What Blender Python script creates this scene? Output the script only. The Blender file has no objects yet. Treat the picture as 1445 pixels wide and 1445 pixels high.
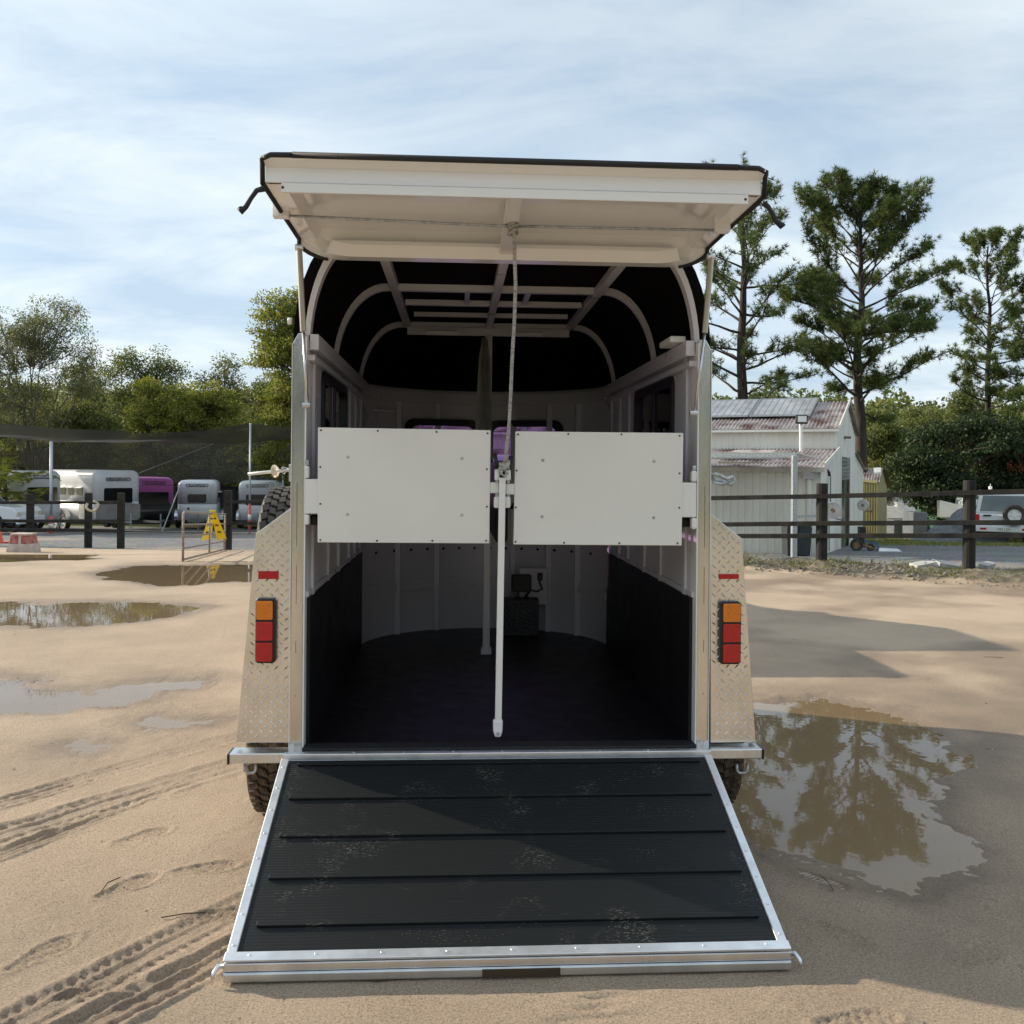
import bpy, bmesh, math, random
import numpy as np
from mathutils import Vector, Matrix
R = math.radians
scene = bpy.context.scene
# ---------------------------------------------------------------- camera
CAM = Vector((-0.199, -3.955, 1.56)); YAW = R(3.4); ROLL = R(0.5); F = 1334.0
cd = bpy.data.cameras.new('camera'); cam = bpy.data.objects.new('camera', cd)
scene.collection.objects.link(cam); scene.camera = cam
cd.sensor_width = 36; cd.lens = 36 * F / 1445; cd.shift_y = -59.5 / 1445; cd.clip_end = 6000; cd.clip_start = 0.05
cam.matrix_world = Matrix.Translation(CAM) @ Matrix.Rotation(-YAW, 4, 'Z') @ Matrix.Rotation(R(90), 4, 'X') @ Matrix.Rotation(ROLL, 4, 'Z')
FWD = Vector((math.sin(YAW), math.cos(YAW), 0)); RGT = Vector((math.cos(YAW), -math.sin(YAW), 0))
def ray(px, py):
    dx = px - 722.5; dy = py - 663.0
    c, s = math.cos(ROLL), math.sin(ROLL)
    return (dx * c + dy * s) / F, (-dx * s + dy * c) / F
def P(px, py, D):                       # world point seen at that spot of the photograph, at depth D
    u, v = ray(px, py)
    return CAM + FWD * D + RGT * (u * D) + Vector((0, 0, -v * D))
def onY(px, py, y):                     # same, on the plane y = const
    u, v = ray(px, py)
    d = FWD + RGT * u + Vector((0, 0, -v))
    return CAM + d * ((y - CAM.y) / d.y)
def CD(X, D, z): return Vector((CAM.x, CAM.y, 0)) + RGT * X + FWD * D + Vector((0, 0, z))
# ---------------------------------------------------------------- light
SUN_EL = R(20.5); SUN_H = Vector((-0.892, 0.451, 0)).normalized()      # towards the sun
SUN = SUN_H * math.cos(SUN_EL) + Vector((0, 0, math.sin(SUN_EL)))
ld = bpy.data.lights.new('sun', 'SUN'); ld.energy = 5.0; ld.angle = R(0.6); ld.color = (1, 0.88, 0.70)
lo = bpy.data.objects.new('sun', ld); scene.collection.objects.link(lo)
lo.rotation_euler = (-SUN).to_track_quat('-Z', 'Y').to_euler(); lo.location = SUN * 50
world = bpy.data.worlds.new('World'); scene.world = world; world.use_nodes = True
nt = world.node_tree; nt.nodes.clear(); N = nt.nodes.new; L = nt.links.new
out = N('ShaderNodeOutputWorld'); bg = N('ShaderNodeBackground'); bg.inputs[1].default_value = 0.112
sky = N('ShaderNodeTexSky'); sky.sky_type = 'NISHITA'; sky.sun_disc = False; sky.sun_elevation = SUN_EL
sky.sun_rotation = math.atan2(SUN_H.x, SUN_H.y); sky.air_density = 1.0; sky.dust_density = 1.0; sky.ozone_density = 1.2
tc = N('ShaderNodeTexCoord'); sep = N('ShaderNodeSeparateXYZ'); L(tc.outputs['Generated'], sep.inputs[0])
ad = N('ShaderNodeMath'); ad.operation = 'MAXIMUM'; ad.inputs[1].default_value = 0.0; L(sep.outputs[2], ad.inputs[0])
ad2 = N('ShaderNodeMath'); ad2.operation = 'ADD'; ad2.inputs[1].default_value = 0.16; L(ad.outputs[0], ad2.inputs[0])
dv = N('ShaderNodeVectorMath'); dv.operation = 'DIVIDE'; L(tc.outputs['Generated'], dv.inputs[0])
cmb = N('ShaderNodeCombineXYZ')
for i in range(3): L(ad2.outputs[0], cmb.inputs[i])
L(cmb.outputs[0], dv.inputs[1])
mp = N('ShaderNodeMapping'); mp.inputs['Scale'].default_value = (0.8, 1.25, 0.0); mp.inputs['Location'].default_value = (3.3, 1.7, 0); mp.inputs['Rotation'].default_value = (0, 0, R(28)); L(dv.outputs[0], mp.inputs[0])
n1 = N('ShaderNodeTexNoise'); n1.inputs['Scale'].default_value = 0.95; n1.inputs['Detail'].default_value = 9; n1.inputs['Roughness'].default_value = 0.52; n1.inputs['Distortion'].default_value = 0.35; L(mp.outputs[0], n1.inputs['Vector'])
cr = N('ShaderNodeValToRGB'); cr.color_ramp.elements[0].position = 0.36; cr.color_ramp.elements[0].color = (0.62,) * 3 + (1,)
cr.color_ramp.elements[1].position = 0.60; cr.color_ramp.elements[1].color = (0.97,) * 3 + (1,); L(n1.outputs[0], cr.inputs[0])
n2 = N('ShaderNodeTexNoise'); n2.inputs['Scale'].default_value = 1.6; n2.inputs['Detail'].default_value = 10; n2.inputs['Roughness'].default_value = 0.58; n2.inputs['Distortion'].default_value = 0.6; L(mp.outputs[0], n2.inputs['Vector'])
cc = N('ShaderNodeValToRGB'); cc.color_ramp.elements[0].position = 0.34; cc.color_ramp.elements[0].color = (3.9, 4.95, 6.1, 1)
cc.color_ramp.elements[1].position = 0.62; cc.color_ramp.elements[1].color = (6.1, 6.8, 7.2, 1); L(n2.outputs[0], cc.inputs[0])
mx = N('ShaderNodeMix'); mx.data_type = 'RGBA'; L(cr.outputs[0], mx.inputs['Factor']); L(sky.outputs[0], mx.inputs['A']); L(cc.outputs[0], mx.inputs['B'])
L(mx.outputs['Result'], bg.inputs[0]); L(bg.outputs[0], out.inputs[0])
scene.view_settings.view_transform = 'Standard'; scene.view_settings.look = 'None'
scene.view_settings.gamma = 1; scene.view_settings.use_curve_mapping = False; scene.view_settings.exposure = 0.42
scene.cycles.max_bounces = 10; scene.cycles.transparent_max_bounces = 24; scene.cycles.transmission_bounces = 6
COL = bpy.data.collections.new('scene_objects'); scene.collection.children.link(COL)
rng = np.random.default_rng(7); random.seed(7)
# ---------------------------------------------------------------- materials
def new_mat(name):
    m = bpy.data.materials.new(name); m.use_nodes = True
    return m, m.node_tree, m.node_tree.nodes['Principled BSDF']
def mat(name, col, rough=0.6, metal=0.0, var=0.12, vs=3.0, bump=0.0, bs=40.0, col2=None, rv=0.0, spec=0.5, coat=0.0, stretch=(1, 1, 1), lo=0.35, hi=0.65, det=5):
    m, t, b = new_mat(name); N = t.nodes.new; L = t.links.new
    tc = N('ShaderNodeTexCoord'); mp = N('ShaderNodeMapping'); mp.inputs['Scale'].default_value = stretch; L(tc.outputs['Object'], mp.inputs[0])
    n = N('ShaderNodeTexNoise'); n.inputs['Scale'].default_value = vs; n.inputs['Detail'].default_value = det; L(mp.outputs[0], n.inputs['Vector'])
    r = N('ShaderNodeValToRGB'); r.color_ramp.elements[0].position = lo; r.color_ramp.elements[1].position = hi; L(n.outputs[0], r.inputs[0])
    c2 = col2 if col2 else tuple(min(1, c * (1 + var)) for c in col)
    c1 = col if col2 else tuple(c * (1 - var) for c in col)
    r.color_ramp.elements[0].color = (*c1, 1); r.color_ramp.elements[1].color = (*c2, 1); L(r.outputs[0], b.inputs['Base Color'])
    b.inputs['Roughness'].default_value = rough; b.inputs['Metallic'].default_value = metal; b.inputs['Specular IOR Level'].default_value = spec
    if coat: b.inputs['Coat Weight'].default_value = coat; b.inputs['Coat Roughness'].default_value = 0.06
    if rv:
        mr = N('ShaderNodeMapRange'); mr.inputs[3].default_value = max(0.02, rough - rv); mr.inputs[4].default_value = rough + rv
        n3 = N('ShaderNodeTexNoise'); n3.inputs['Scale'].default_value = vs * 2.3; L(mp.outputs[0], n3.inputs['Vector']); L(n3.outputs[0], mr.inputs[0]); L(mr.outputs[0], b.inputs['Roughness'])
    if bump:
        n2 = N('ShaderNodeTexNoise'); n2.inputs['Scale'].default_value = bs; n2.inputs['Detail'].default_value = 4; L(mp.outputs[0], n2.inputs['Vector'])
        bp = N('ShaderNodeBump'); bp.inputs['Strength'].default_value = bump; bp.inputs['Distance'].default_value = 0.01; L(n2.outputs[0], bp.inputs['Height']); L(bp.outputs[0], b.inputs['Normal'])
    return m
def leafmat(name, c1, c2, trans=0.35, rough=0.6):
    m, t, b = new_mat(name); N = t.nodes.new; L = t.links.new
    g = N('ShaderNodeNewGeometry'); r = N('ShaderNodeValToRGB'); L(g.outputs['Random Per Island'], r.inputs[0])
    r.color_ramp.elements[0].color = (*c1, 1); r.color_ramp.elements[1].color = (*c2, 1)
    e = r.color_ramp.elements.new(0.93); e.color = (*c2, 1); r.color_ramp.elements[-1].color = (c2[0] * 1.6, c2[1] * 1.25, c2[2] * 0.9, 1)
    L(r.outputs[0], b.inputs['Base Color']); b.inputs['Roughness'].default_value = rough; b.inputs['Specular IOR Level'].default_value = 0.3
    tr = N('ShaderNodeBsdfTranslucent'); hs = N('ShaderNodeHueSaturation'); hs.inputs['Value'].default_value = 1.35; hs.inputs['Saturation'].default_value = 1.1; L(r.outputs[0], hs.inputs['Color']); L(hs.outputs[0], tr.inputs[0])
    ms = N('ShaderNodeMixShader'); ms.inputs[0].default_value = trans
    L(b.outputs[0], ms.inputs[1]); L(tr.outputs[0], ms.inputs[2]); L(ms.outputs[0], t.nodes['Material Output'].inputs[0])
    return m
def glassmat(name, tint, gloss=1.0, rough=0.02, alpha_tex=None):
    m, t, b = new_mat(name); N = t.nodes.new; L = t.links.new; t.nodes.remove(b)
    tr = N('ShaderNodeBsdfTransparent'); tr.inputs[0].default_value = (*tint, 1)
    gl = N('ShaderNodeBsdfGlossy'); gl.inputs['Roughness'].default_value = rough; gl.inputs[0].default_value = (gloss,) * 3 + (1,)
    fr = N('ShaderNodeFresnel'); fr.inputs[0].default_value = 1.5
    ms = N('ShaderNodeMixShader'); L(fr.outputs[0], ms.inputs[0]); L(tr.outputs[0], ms.inputs[1]); L(gl.outputs[0], ms.inputs[2]); L(ms.outputs[0], t.nodes['Material Output'].inputs[0])
    return m
M = {}
M['white'] = mat('white_paint', (0.80, 0.80, 0.78), 0.32, var=0.02, vs=2, rv=0.05)
M['iwhite'] = mat('interior_white_sheet', (0.63, 0.62, 0.64), 0.30, var=0.05, vs=1.5, rv=0.08)
M['panel'] = mat('white_composite_panel', (0.78, 0.775, 0.735), 0.40, var=0.035, vs=2.2, rv=0.10, bump=0.015, bs=9, det=8)
M['gel'] = mat('white_gelcoat', (0.85, 0.85, 0.84), 0.14, var=0.02, vs=2, coat=0.3)
M['alu'] = mat('brushed_aluminium', (0.72, 0.73, 0.74), 0.3, 0.95, var=0.10, vs=9, rv=0.1, bump=0.03, bs=120, stretch=(1, 1, 0.15))
M['alu_ramp'] = mat('ramp_aluminium', (0.80, 0.82, 0.84), 0.42, 0.85, var=0.08, vs=14, rv=0.12, bump=0.03, bs=90)
M['plate'] = mat('tread_plate_aluminium', (0.74, 0.71, 0.66), 0.25, 0.92, var=0.07, vs=7, rv=0.08, bump=0.04, bs=150)
M['galv'] = mat('galvanised_steel', (0.45, 0.48, 0.50), 0.42, 0.75, var=0.22, vs=35, rv=0.1)
M['post'] = mat('polished_post_metal', (0.60, 0.585, 0.55), 0.20, 0.95, var=0.10, vs=10, rv=0.08, bump=0.05, bs=160, stretch=(1, 1, 0.25))
M['rust'] = mat('rusty_steel', (0.22, 0.13, 0.09), 0.75, 0.2, col2=(0.42, 0.38, 0.34), vs=25)
M['black'] = mat('black_plastic', (0.012, 0.012, 0.013), 0.45, var=0.2)
M['rubber'] = mat('black_rubber', (0.014, 0.014, 0.016), 0.62, var=0.2, vs=6, bump=0.1, bs=200)
M['floor'] = mat('rubber_floor', (0.006, 0.006, 0.008), 0.42, var=0.3, vs=5, rv=0.12, bump=0.15, bs=220, spec=0.35)
M['kick'] = mat('black_kick_rubber', (0.006, 0.006, 0.007), 0.5, var=0.3, vs=4, rv=0.1, spec=0.35)
M['carpet'] = mat('black_roof_lining', (0.0045, 0.0045, 0.0045), 0.95, var=0.3, bump=0.3, bs=260, spec=0.1)
M['tyre'] = mat('tyre_rubber', (0.022, 0.022, 0.022), 0.72, col2=(0.055, 0.05, 0.043), vs=14, bump=0.3, bs=90)
M['muddy'] = mat('muddy_tyre_rubber', (0.05, 0.035, 0.025), 0.85, col2=(0.16, 0.12, 0.08), vs=30, bump=0.8, bs=110)
M['rope'] = mat('grey_white_rope', (0.55, 0.55, 0.53), 0.8, col2=(0.28, 0.28, 0.28), vs=60, bump=0.6, bs=160, stretch=(1, 1, 2))
M['amber'] = mat('amber_lens', (0.75, 0.20, 0.004), 0.25, var=0.06, vs=60, coat=0.3)
M['red'] = mat('red_lens', (0.50, 0.004, 0.006), 0.25, var=0.1, vs=60, coat=0.3)
M['redr'] = mat('red_reflector', (0.42, 0.006, 0.01), 0.3, var=0.25, vs=120)
M['clear'] = mat('clear_lamp_plastic', (0.75, 0.70, 0.6), 0.08, col2=(0.55, 0.42, 0.22), vs=40, coat=0.8)
M['brown'] = mat('blank_dark_plate', (0.09, 0.07, 0.05), 0.3, 0.6, var=0.1)
M['purple'] = glassmat('purple_tinted_acrylic', (0.60, 0.46, 0.70))
M['fence'] = mat('black_stained_timber', (0.010, 0.010, 0.009), 0.75, col2=(0.03, 0.028, 0.024), vs=5, bump=0.5, bs=18, stretch=(1, 1, 0.5), spec=0.3)
M['darkwin'] = mat('dark_window_glass', (0.008, 0.009, 0.012), 0.06, var=0.1, coat=0.5)
M['fwhite'] = mat('trailer_white_paint', (0.82, 0.84, 0.86), 0.3, var=0.05, vs=1.5, coat=0.3)
M['fgrey'] = mat('trailer_pale_grey_paint', (0.66, 0.69, 0.70), 0.3, var=0.06, vs=1.5, coat=0.3)
M['pink'] = mat('pink_paint', (0.52, 0.12, 0.42), 0.3, var=0.06, vs=1.5, coat=0.3)
M['fblack'] = mat('gloss_black_paint', (0.012, 0.012, 0.012), 0.25, var=0.2, coat=0.4)
M['silver'] = mat('polished_aluminium_sheet', (0.62, 0.63, 0.65), 0.24, 0.9, var=0.12, vs=3, rv=0.08)
M['text'] = mat('dark_lettering', (0.03, 0.03, 0.035), 0.5)
M['yellow'] = mat('yellow_plastic', (0.75, 0.52, 0.01), 0.45, var=0.08)
M['orange'] = mat('orange_red_plastic', (0.75, 0.09, 0.03), 0.5, var=0.08)
M['pinkred'] = mat('faded_red_wrap', (0.60, 0.12, 0.13), 0.6, var=0.2, vs=20)
M['concrete'] = mat('stained_concrete', (0.42, 0.32, 0.26), 0.9, col2=(0.55, 0.48, 0.42), vs=8, bump=0.4, bs=60)
M['redpaint'] = mat('worn_red_paint', (0.28, 0.07, 0.06), 0.8, col2=(0.45, 0.20, 0.17), vs=10)
M['wallsheet'] = mat('cream_wall_sheet', (0.76, 0.76, 0.69), 0.5, col2=(0.62, 0.61, 0.53), vs=0.9, stretch=(1, 1, 0.4), lo=0.4, hi=0.75)
M['roofsheet'] = mat('weathered_red_roof_sheet', (0.14, 0.062, 0.052), 0.55, col2=(0.46, 0.41, 0.39), vs=2.2, lo=0.34, hi=0.58, det=9)
M['olive'] = mat('olive_wall_sheet', (0.30, 0.27, 0.13), 0.6, var=0.08)
M['solar'] = mat('dusty_solar_glass', (0.27, 0.285, 0.31), 0.3, col2=(0.42, 0.42, 0.43), vs=2.5, coat=0.4)
M['binp'] = mat('dark_bin_plastic', (0.025, 0.03, 0.035), 0.5)
M['bluemetal'] = mat('blue_painted_steel', (0.05, 0.11, 0.18), 0.5)
M['tan_metal'] = mat('rusty_tan_steel', (0.28, 0.18, 0.09), 0.7, var=0.3, vs=20)
M['tarp'] = mat('grey_tarpaulin', (0.12, 0.135, 0.155), 0.45, var=0.15, vs=5)
M['green'] = mat('dark_green_paint', (0.03, 0.09, 0.06), 0.5)
M['car'] = mat('white_car_paint', (0.70, 0.72, 0.73), 0.25, var=0.02, coat=0.6)
M['carglass'] = mat('car_glass', (0.05, 0.07, 0.075), 0.05, col2=(0.10, 0.13, 0.13), vs=2, coat=0.8)
M['concrete2'] = mat('pale_concrete_paver', (0.45, 0.44, 0.42), 0.9, var=0.15, vs=6, bump=0.3, bs=30)
M['stone'] = mat('bank_stone', (0.13, 0.11, 0.085), 0.9, col2=(0.34, 0.29, 0.22), vs=0.8, lo=0.3, hi=0.7)
M['bark_pine'] = mat('pine_bark', (0.022, 0.017, 0.014), 0.95, col2=(0.055, 0.042, 0.034), vs=6, bump=0.8, bs=14, stretch=(1, 1, 0.3))
M['bark_gum'] = mat('gum_bark', (0.07, 0.055, 0.045), 0.9, col2=(0.16, 0.135, 0.11), vs=3, bump=0.4, bs=10, stretch=(1, 1, 0.3))
M['bark_dark'] = mat('dark_bark', (0.05, 0.04, 0.03), 0.95, col2=(0.11, 0.09, 0.07), vs=4, bump=0.6, bs=12, stretch=(1, 1, 0.3))
M['needle'] = leafmat('pine_needles', (0.040, 0.065, 0.022), (0.15, 0.19, 0.055), 0.30)
M['leaf_gum'] = leafmat('gum_leaves', (0.065, 0.085, 0.036), (0.19, 0.195, 0.085), 0.4)
M['leaf_bright'] = leafmat('yellow_green_leaves', (0.08, 0.105, 0.022), (0.29, 0.30, 0.065), 0.4)
M['leaf_olive'] = leafmat('olive_leaves', (0.055, 0.08, 0.026), (0.18, 0.195, 0.06), 0.38)
M['leaf_dark'] = leafmat('dark_leaves', (0.018, 0.034, 0.014), (0.05, 0.075, 0.028), 0.25)
M['leaf_palm'] = leafmat('palm_leaves', (0.10, 0.15, 0.03), (0.28, 0.28, 0.06), 0.4)
M['grass'] = leafmat('grass_blades', (0.06, 0.09, 0.02), (0.22, 0.22, 0.08), 0.3)
M['frond_red'] = leafmat('russet_leaves', (0.20, 0.07, 0.03), (0.35, 0.13, 0.06), 0.3)
# ---------------------------------------------------------------- mesh helpers
class MB:
    def __init__(s): s.v = []; s.f = []
    def poly(s, pts):
        n = len(s.v); s.v += [tuple(p) for p in pts]; s.f.append(tuple(range(n, n + len(pts)))); return s
    def hexa(s, p):                      # 8 points: bottom 4 ccw, top 4 ccw
        n = len(s.v); s.v += [tuple(q) for q in p]
        for f in ((3, 2, 1, 0), (4, 5, 6, 7), (0, 1, 5, 4), (1, 2, 6, 5), (2, 3, 7, 6), (3, 0, 4, 7)): s.f.append(tuple(n + i for i in f))
        return s
    def box(s, x0, x1, y0, y1, z0, z1): return s.hexa([(x0, y0, z0), (x1, y0, z0), (x1, y1, z0), (x0, y1, z0), (x0, y0, z1), (x1, y0, z1), (x1, y1, z1), (x0, y1, z1)])
    def obox(s, c, ax, ay, az):          # centre and three half-axes
        c, ax, ay, az = Vector(c), Vector(ax), Vector(ay), Vector(az)
        return s.hexa([c - ax - ay - az, c + ax - ay - az, c + ax + ay - az, c - ax + ay - az, c - ax - ay + az, c + ax - ay + az, c + ax + ay + az, c - ax + ay + az])
    def beam(s, a, b, w, h, up=(0, 0, 1)):
        a, b = Vector(a), Vector(b); d = (b - a); l = d.length / 2; d.normalize(); up = Vector(up)
        sd = d.cross(up); sd = sd.normalized() if sd.length > 1e-4 else Vector((1, 0, 0)); u = sd.cross(d)
        return s.obox((a + b) / 2, d * l, sd * (w / 2), u * (h / 2))
    def prism(s, pts, off):              # planar polygon extruded by the vector off
        n = len(s.v); k = len(pts); off = Vector(off)
        s.v += [tuple(p) for p in pts] + [tuple(Vector(p) + off) for p in pts]
        s.f.append(tuple(range(n + k - 1, n - 1, -1))); s.f.append(tuple(range(n + k, n + 2 * k)))
        for i in range(k): j = (i + 1) % k; s.f.append((n + i, n + j, n + k + j, n + k + i))
        return s
    def tube(s, pts, rad, n=8, cap=True):
        pts = [Vector(p) for p in pts]; m = len(pts)
        if not hasattr(rad, '__len__'): rad = [rad] * m
        base = len(s.v); prev = None
        for i, p in enumerate(pts):
            d = (pts[min(i + 1, m - 1)] - pts[max(i - 1, 0)]); d = d.normalized() if d.length > 1e-9 else Vector((0, 0, 1))
            if prev is None:
                a = d.cross(Vector((0, 0, 1)));
                if a.length < 0.1: a = d.cross(Vector((1, 0, 0)))
                a.normalize()
            else:
                a = prev - d * prev.dot(d); a.normalize()
            prev = a; b = d.cross(a)
            for k in range(n):
                t = 2 * math.pi * k / n; s.v.append(tuple(p + (a * math.cos(t) + b * math.sin(t)) * rad[i]))
        for i in range(m - 1):
            for k in range(n):
                q = (k + 1) % n; s.f.append((base + i * n + k, base + i * n + q, base + (i + 1) * n + q, base + (i + 1) * n + k))
        if cap: s.f.append(tuple(base + k for k in range(n - 1, -1, -1))); s.f.append(tuple(base + (m - 1) * n + k for k in range(n)))
        return s
    def lathe(s, c, axis, prof, n=24):   # prof = [(radius, offset along axis)], closed loop
        c, ax = Vector(c), Vector(axis).normalized(); a = ax.orthogonal().normalized(); b = ax.cross(a); base = len(s.v); m = len(prof)
        for k in range(n):
            t = 2 * math.pi * k / n; e = a * math.cos(t) + b * math.sin(t)
            for r, o in prof: s.v.append(tuple(c + e * r + ax * o))
        for k in range(n):
            q = (k + 1) % n
            for i in range(m - 1): s.f.append((base + k * m + i, base + k * m + i + 1, base + q * m + i + 1, base + q * m + i))
        return s
    def ribbed(s, A, B, C_, D_, n, h, w0=0.35, th=0.0):   # sheet A,B bottom C,D top, ribs run A->D
        A, B, C_, D_ = map(Vector, (A, B, C_, D_)); nm = (B - A).cross(D_ - A).normalized() * h
        us = []
        for i in range(n):
            us += [(i / n, 0), ((i + 1 - w0) / n, 0), ((i + 1 - w0 * 0.72) / n, 1), ((i + 1 - w0 * 0.28) / n, 1)]
        us.append((1, 0)); base = len(s.v)
        for u, o in us: s.v.append(tuple(A.lerp(B, u) + nm * o)); s.v.append(tuple(D_.lerp(C_, u) + nm * o))
        for i in range(len(us) - 1): s.f.append((base + 2 * i, base + 2 * i + 2, base + 2 * i + 3, base + 2 * i + 1))
        return s
    def build(s, name, m, parent=None, smooth=False, bevel=0, label=None, cat=None, group=None, kind=None):
        me = bpy.data.meshes.new(name); me.from_pydata(s.v, [], s.f); me.materials.append(m)
        if smooth: me.polygons.foreach_set('use_smooth', [True] * len(me.polygons))
        me.update(); return link(name, me, parent, bevel, label, cat, group, kind)
def link(name, me, parent=None, bevel=0, label=None, cat=None, group=None, kind=None):
    o = bpy.data.objects.new(name, me); COL.objects.link(o)
    if parent: o.parent = parent
    if bevel:
        b = o.modifiers.new('bevel', 'BEVEL'); b.width = bevel; b.segments = 2; b.limit_method = 'ANGLE'; b.harden_normals = False
    return tag(o, label, cat, group, kind)
def tag(o, label=None, cat=None, group=None, kind=None):
    for k, v in (('label', label), ('category', cat), ('group', group), ('kind', kind)):
        if v: o[k] = v
    return o
def thing(name, label, cat, loc=(0, 0, 0), rz=0, group=None):
    o = bpy.data.objects.new(name, None); COL.objects.link(o); o.location = loc; o.rotation_euler = (0, 0, rz); o.empty_display_size = 0.2
    return tag(o, label, cat, group)
def dup(o, loc=None, rz=None, label=None, scale=None, parent=None):
    c = o.copy(); COL.objects.link(c)
    if parent: c.parent = parent
    if loc is not None: c.location = loc
    if rz is not None: c.rotation_euler = (0, 0, rz)
    if scale is not None: c.scale = scale
    if label: c['label'] = label
    for ch in list(o.children): dup(ch, parent=c)
    return c
def np_mesh(name, v, f, m, k):
    me = bpy.data.meshes.new(name); nf = len(f)
    me.vertices.add(len(v)); me.vertices.foreach_set('co', np.asarray(v, dtype=np.float32).ravel())
    me.loops.add(nf * k); me.loops.foreach_set('vertex_index', np.asarray(f, dtype=np.int32).ravel())
    me.polygons.add(nf); me.polygons.foreach_set('loop_start', np.arange(0, nf * k, k, dtype=np.int32)); me.polygons.foreach_set('loop_total', np.full(nf, k, dtype=np.int32))
    me.update(calc_edges=True); me.materials.append(m); return me
def text_mesh(name, body, size, m, depth=0.002):
    c = bpy.data.curves.new(name, 'FONT'); c.body = body; c.size = size; c.extrude = depth; c.align_x = 'CENTER'; c.align_y = 'CENTER'; c.resolution_u = 2
    o = bpy.data.objects.new(name, c); me = bpy.data.meshes.new_from_object(o); me.materials.clear(); me.materials.append(m)
    bpy.data.objects.remove(o); return me
def value_noise(x, y, seed):
    r = np.random.default_rng(seed); T = r.random((256, 256)); xi = np.floor(x).astype(int); yi = np.floor(y).astype(int); fx = x - xi; fy = y - yi
    fx = fx * fx * (3 - 2 * fx); fy = fy * fy * (3 - 2 * fy); a = T[xi % 256, yi % 256]; b = T[(xi + 1) % 256, yi % 256]; c = T[xi % 256, (yi + 1) % 256]; d = T[(xi + 1) % 256, (yi + 1) % 256]
    return (a * (1 - fx) + b * fx) * (1 - fy) + (c * (1 - fx) + d * fx) * fy - 0.5
def fbm(x, y, s, o, seed): return sum(value_noise(x * s * 2.03 ** i + 17 * i, y * s * 2.03 ** i, seed + i) / 1.9 ** i for i in range(o))
# ---------------------------------------------------------------- terrain
TD = [-500, 15.5, 22, 31, 37, 44, 60, 90, 140, 220, 400, 900, 2500]
TZ = [0, 0, -0.36, -0.70, -1.0, -1.35, -1.6, -1.0, 2.0, 8.0, 14, 18, 18]
def depth_of(x, y): return (x - CAM.x) * FWD.x + (y - CAM.y) * FWD.y
def side_of(x, y): return (x - CAM.x) * RGT.x + (y - CAM.y) * RGT.y
def terr(x, y): return np.interp(depth_of(x, y), TD, TZ)
def Zt(v): return float(terr(v.x, v.y))
def grd(px, py, z=0.0):
    u, v = ray(px, py); D = (CAM.z - z) / v; return P(px, py, D)
def at(px, D):                                       # ground point below image column px at depth D
    p = P(px, 700, D); p.z = Zt(p); return p
PUD = [[(1000, 1010), (1065, 986), (1150, 984), (1255, 1003), (1300, 1028), (1350, 1050), (1400, 1066), (1362, 1078), (1330, 1092), (1325, 1130), (1325, 1160), (1345, 1185), (1352, 1212), (1328, 1242), (1292, 1262), (1262, 1256), (1200, 1245), (1130, 1226), (1085, 1200), (1050, 1170), (1000, 1130), (960, 1060)],
       [(-120, 849), (60, 849), (200, 848), (292, 856), (250, 868), (150, 880), (60, 884), (-120, 884)],
       [(130, 807), (190, 798), (356, 795), (430, 799), (440, 818), (330, 821), (230, 826), (170, 819)],
       [(-90, 955), (50, 955), (75, 958), (60, 965), (112, 972), (124, 985), (95, 1002), (30, 1001), (-90, 1010)],
       [(125, 992), (140, 975), (175, 966), (230, 960), (288, 960), (270, 968), (225, 974), (215, 984), (170, 994)],
       [(198, 1018), (225, 1009), (310, 1013), (290, 1020), (225, 1027)], [(75, 1051), (110, 1042), (160, 1046), (140, 1060), (95, 1062)],
       [(-60, 786), (60, 785), (82, 787), (30, 792), (-60, 793)], [(1378, 1052), (1405, 1049), (1412, 1054), (1385, 1058)]]
PW = [[(grd(*q).x, grd(*q).y) for q in p] for p in PUD]
def sdf(px, py, poly):
    d = np.full(px.shape, 1e9); ins = np.zeros(px.shape, bool); n = len(poly)
    for i in range(n):
        ax, ay = poly[i]; bx, by = poly[(i + 1) % n]; ex, ey = bx - ax, by - ay; wx, wy = px - ax, py - ay
        t = np.clip((wx * ex + wy * ey) / (ex * ex + ey * ey), 0, 1); d = np.minimum(d, np.hypot(wx - ex * t, wy - ey * t))
        c = ((ay > py) != (by > py)); ins ^= c & (px < (bx - ax) * (py - ay) / np.where(by == ay, 1e-9, by - ay) + ax)
    return np.where(ins, -d, d)
def axis(segs):
    a = [segs[0][0]]
    for lo_, hi_, st in segs:
        n = max(1, int(round((hi_ - lo_) / st))); a += list(lo_ + (hi_ - lo_) * (np.arange(n) + 1) / n)
    return np.array(a)
ys = axis([(-2500, -600, 300), (-600, -60, 60), (-60, -8, 6), (-8, -4, 0.5), (-4, -1.9, 0.06), (-1.9, -0.1, 0.0085), (-0.1, 0.8, 0.013), (0.8, 3.5, 0.026), (3.5, 8, 0.045), (8, 13, 0.07), (13, 22, 0.15), (22, 50, 0.8), (50, 260, 8), (260, 600, 40), (600, 2500, 200)])
xs = axis([(-2500, -500, 250), (-500, -60, 40), (-60, -18, 3), (-18, -9, 0.22), (-9, -5, 0.08), (-5, -2.4, 0.03), (-2.4, -0.7, 0.0105), (-0.7, 0.7, 0.04), (0.7, 2.6, 0.012), (2.6, 5, 0.03), (5, 9, 0.08), (9, 18, 0.22), (18, 60, 3), (60, 500, 40), (500, 2500, 250)])
GX, GY = np.meshgrid(xs, ys); gx = GX.ravel(); gy = GY.ravel(); gz = terr(gx, gy); gd = depth_of(gx, gy); gs = side_of(gx, gy)
near = (np.abs(gx) < 19) & (gy > -6) & (gy < 20)
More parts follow.
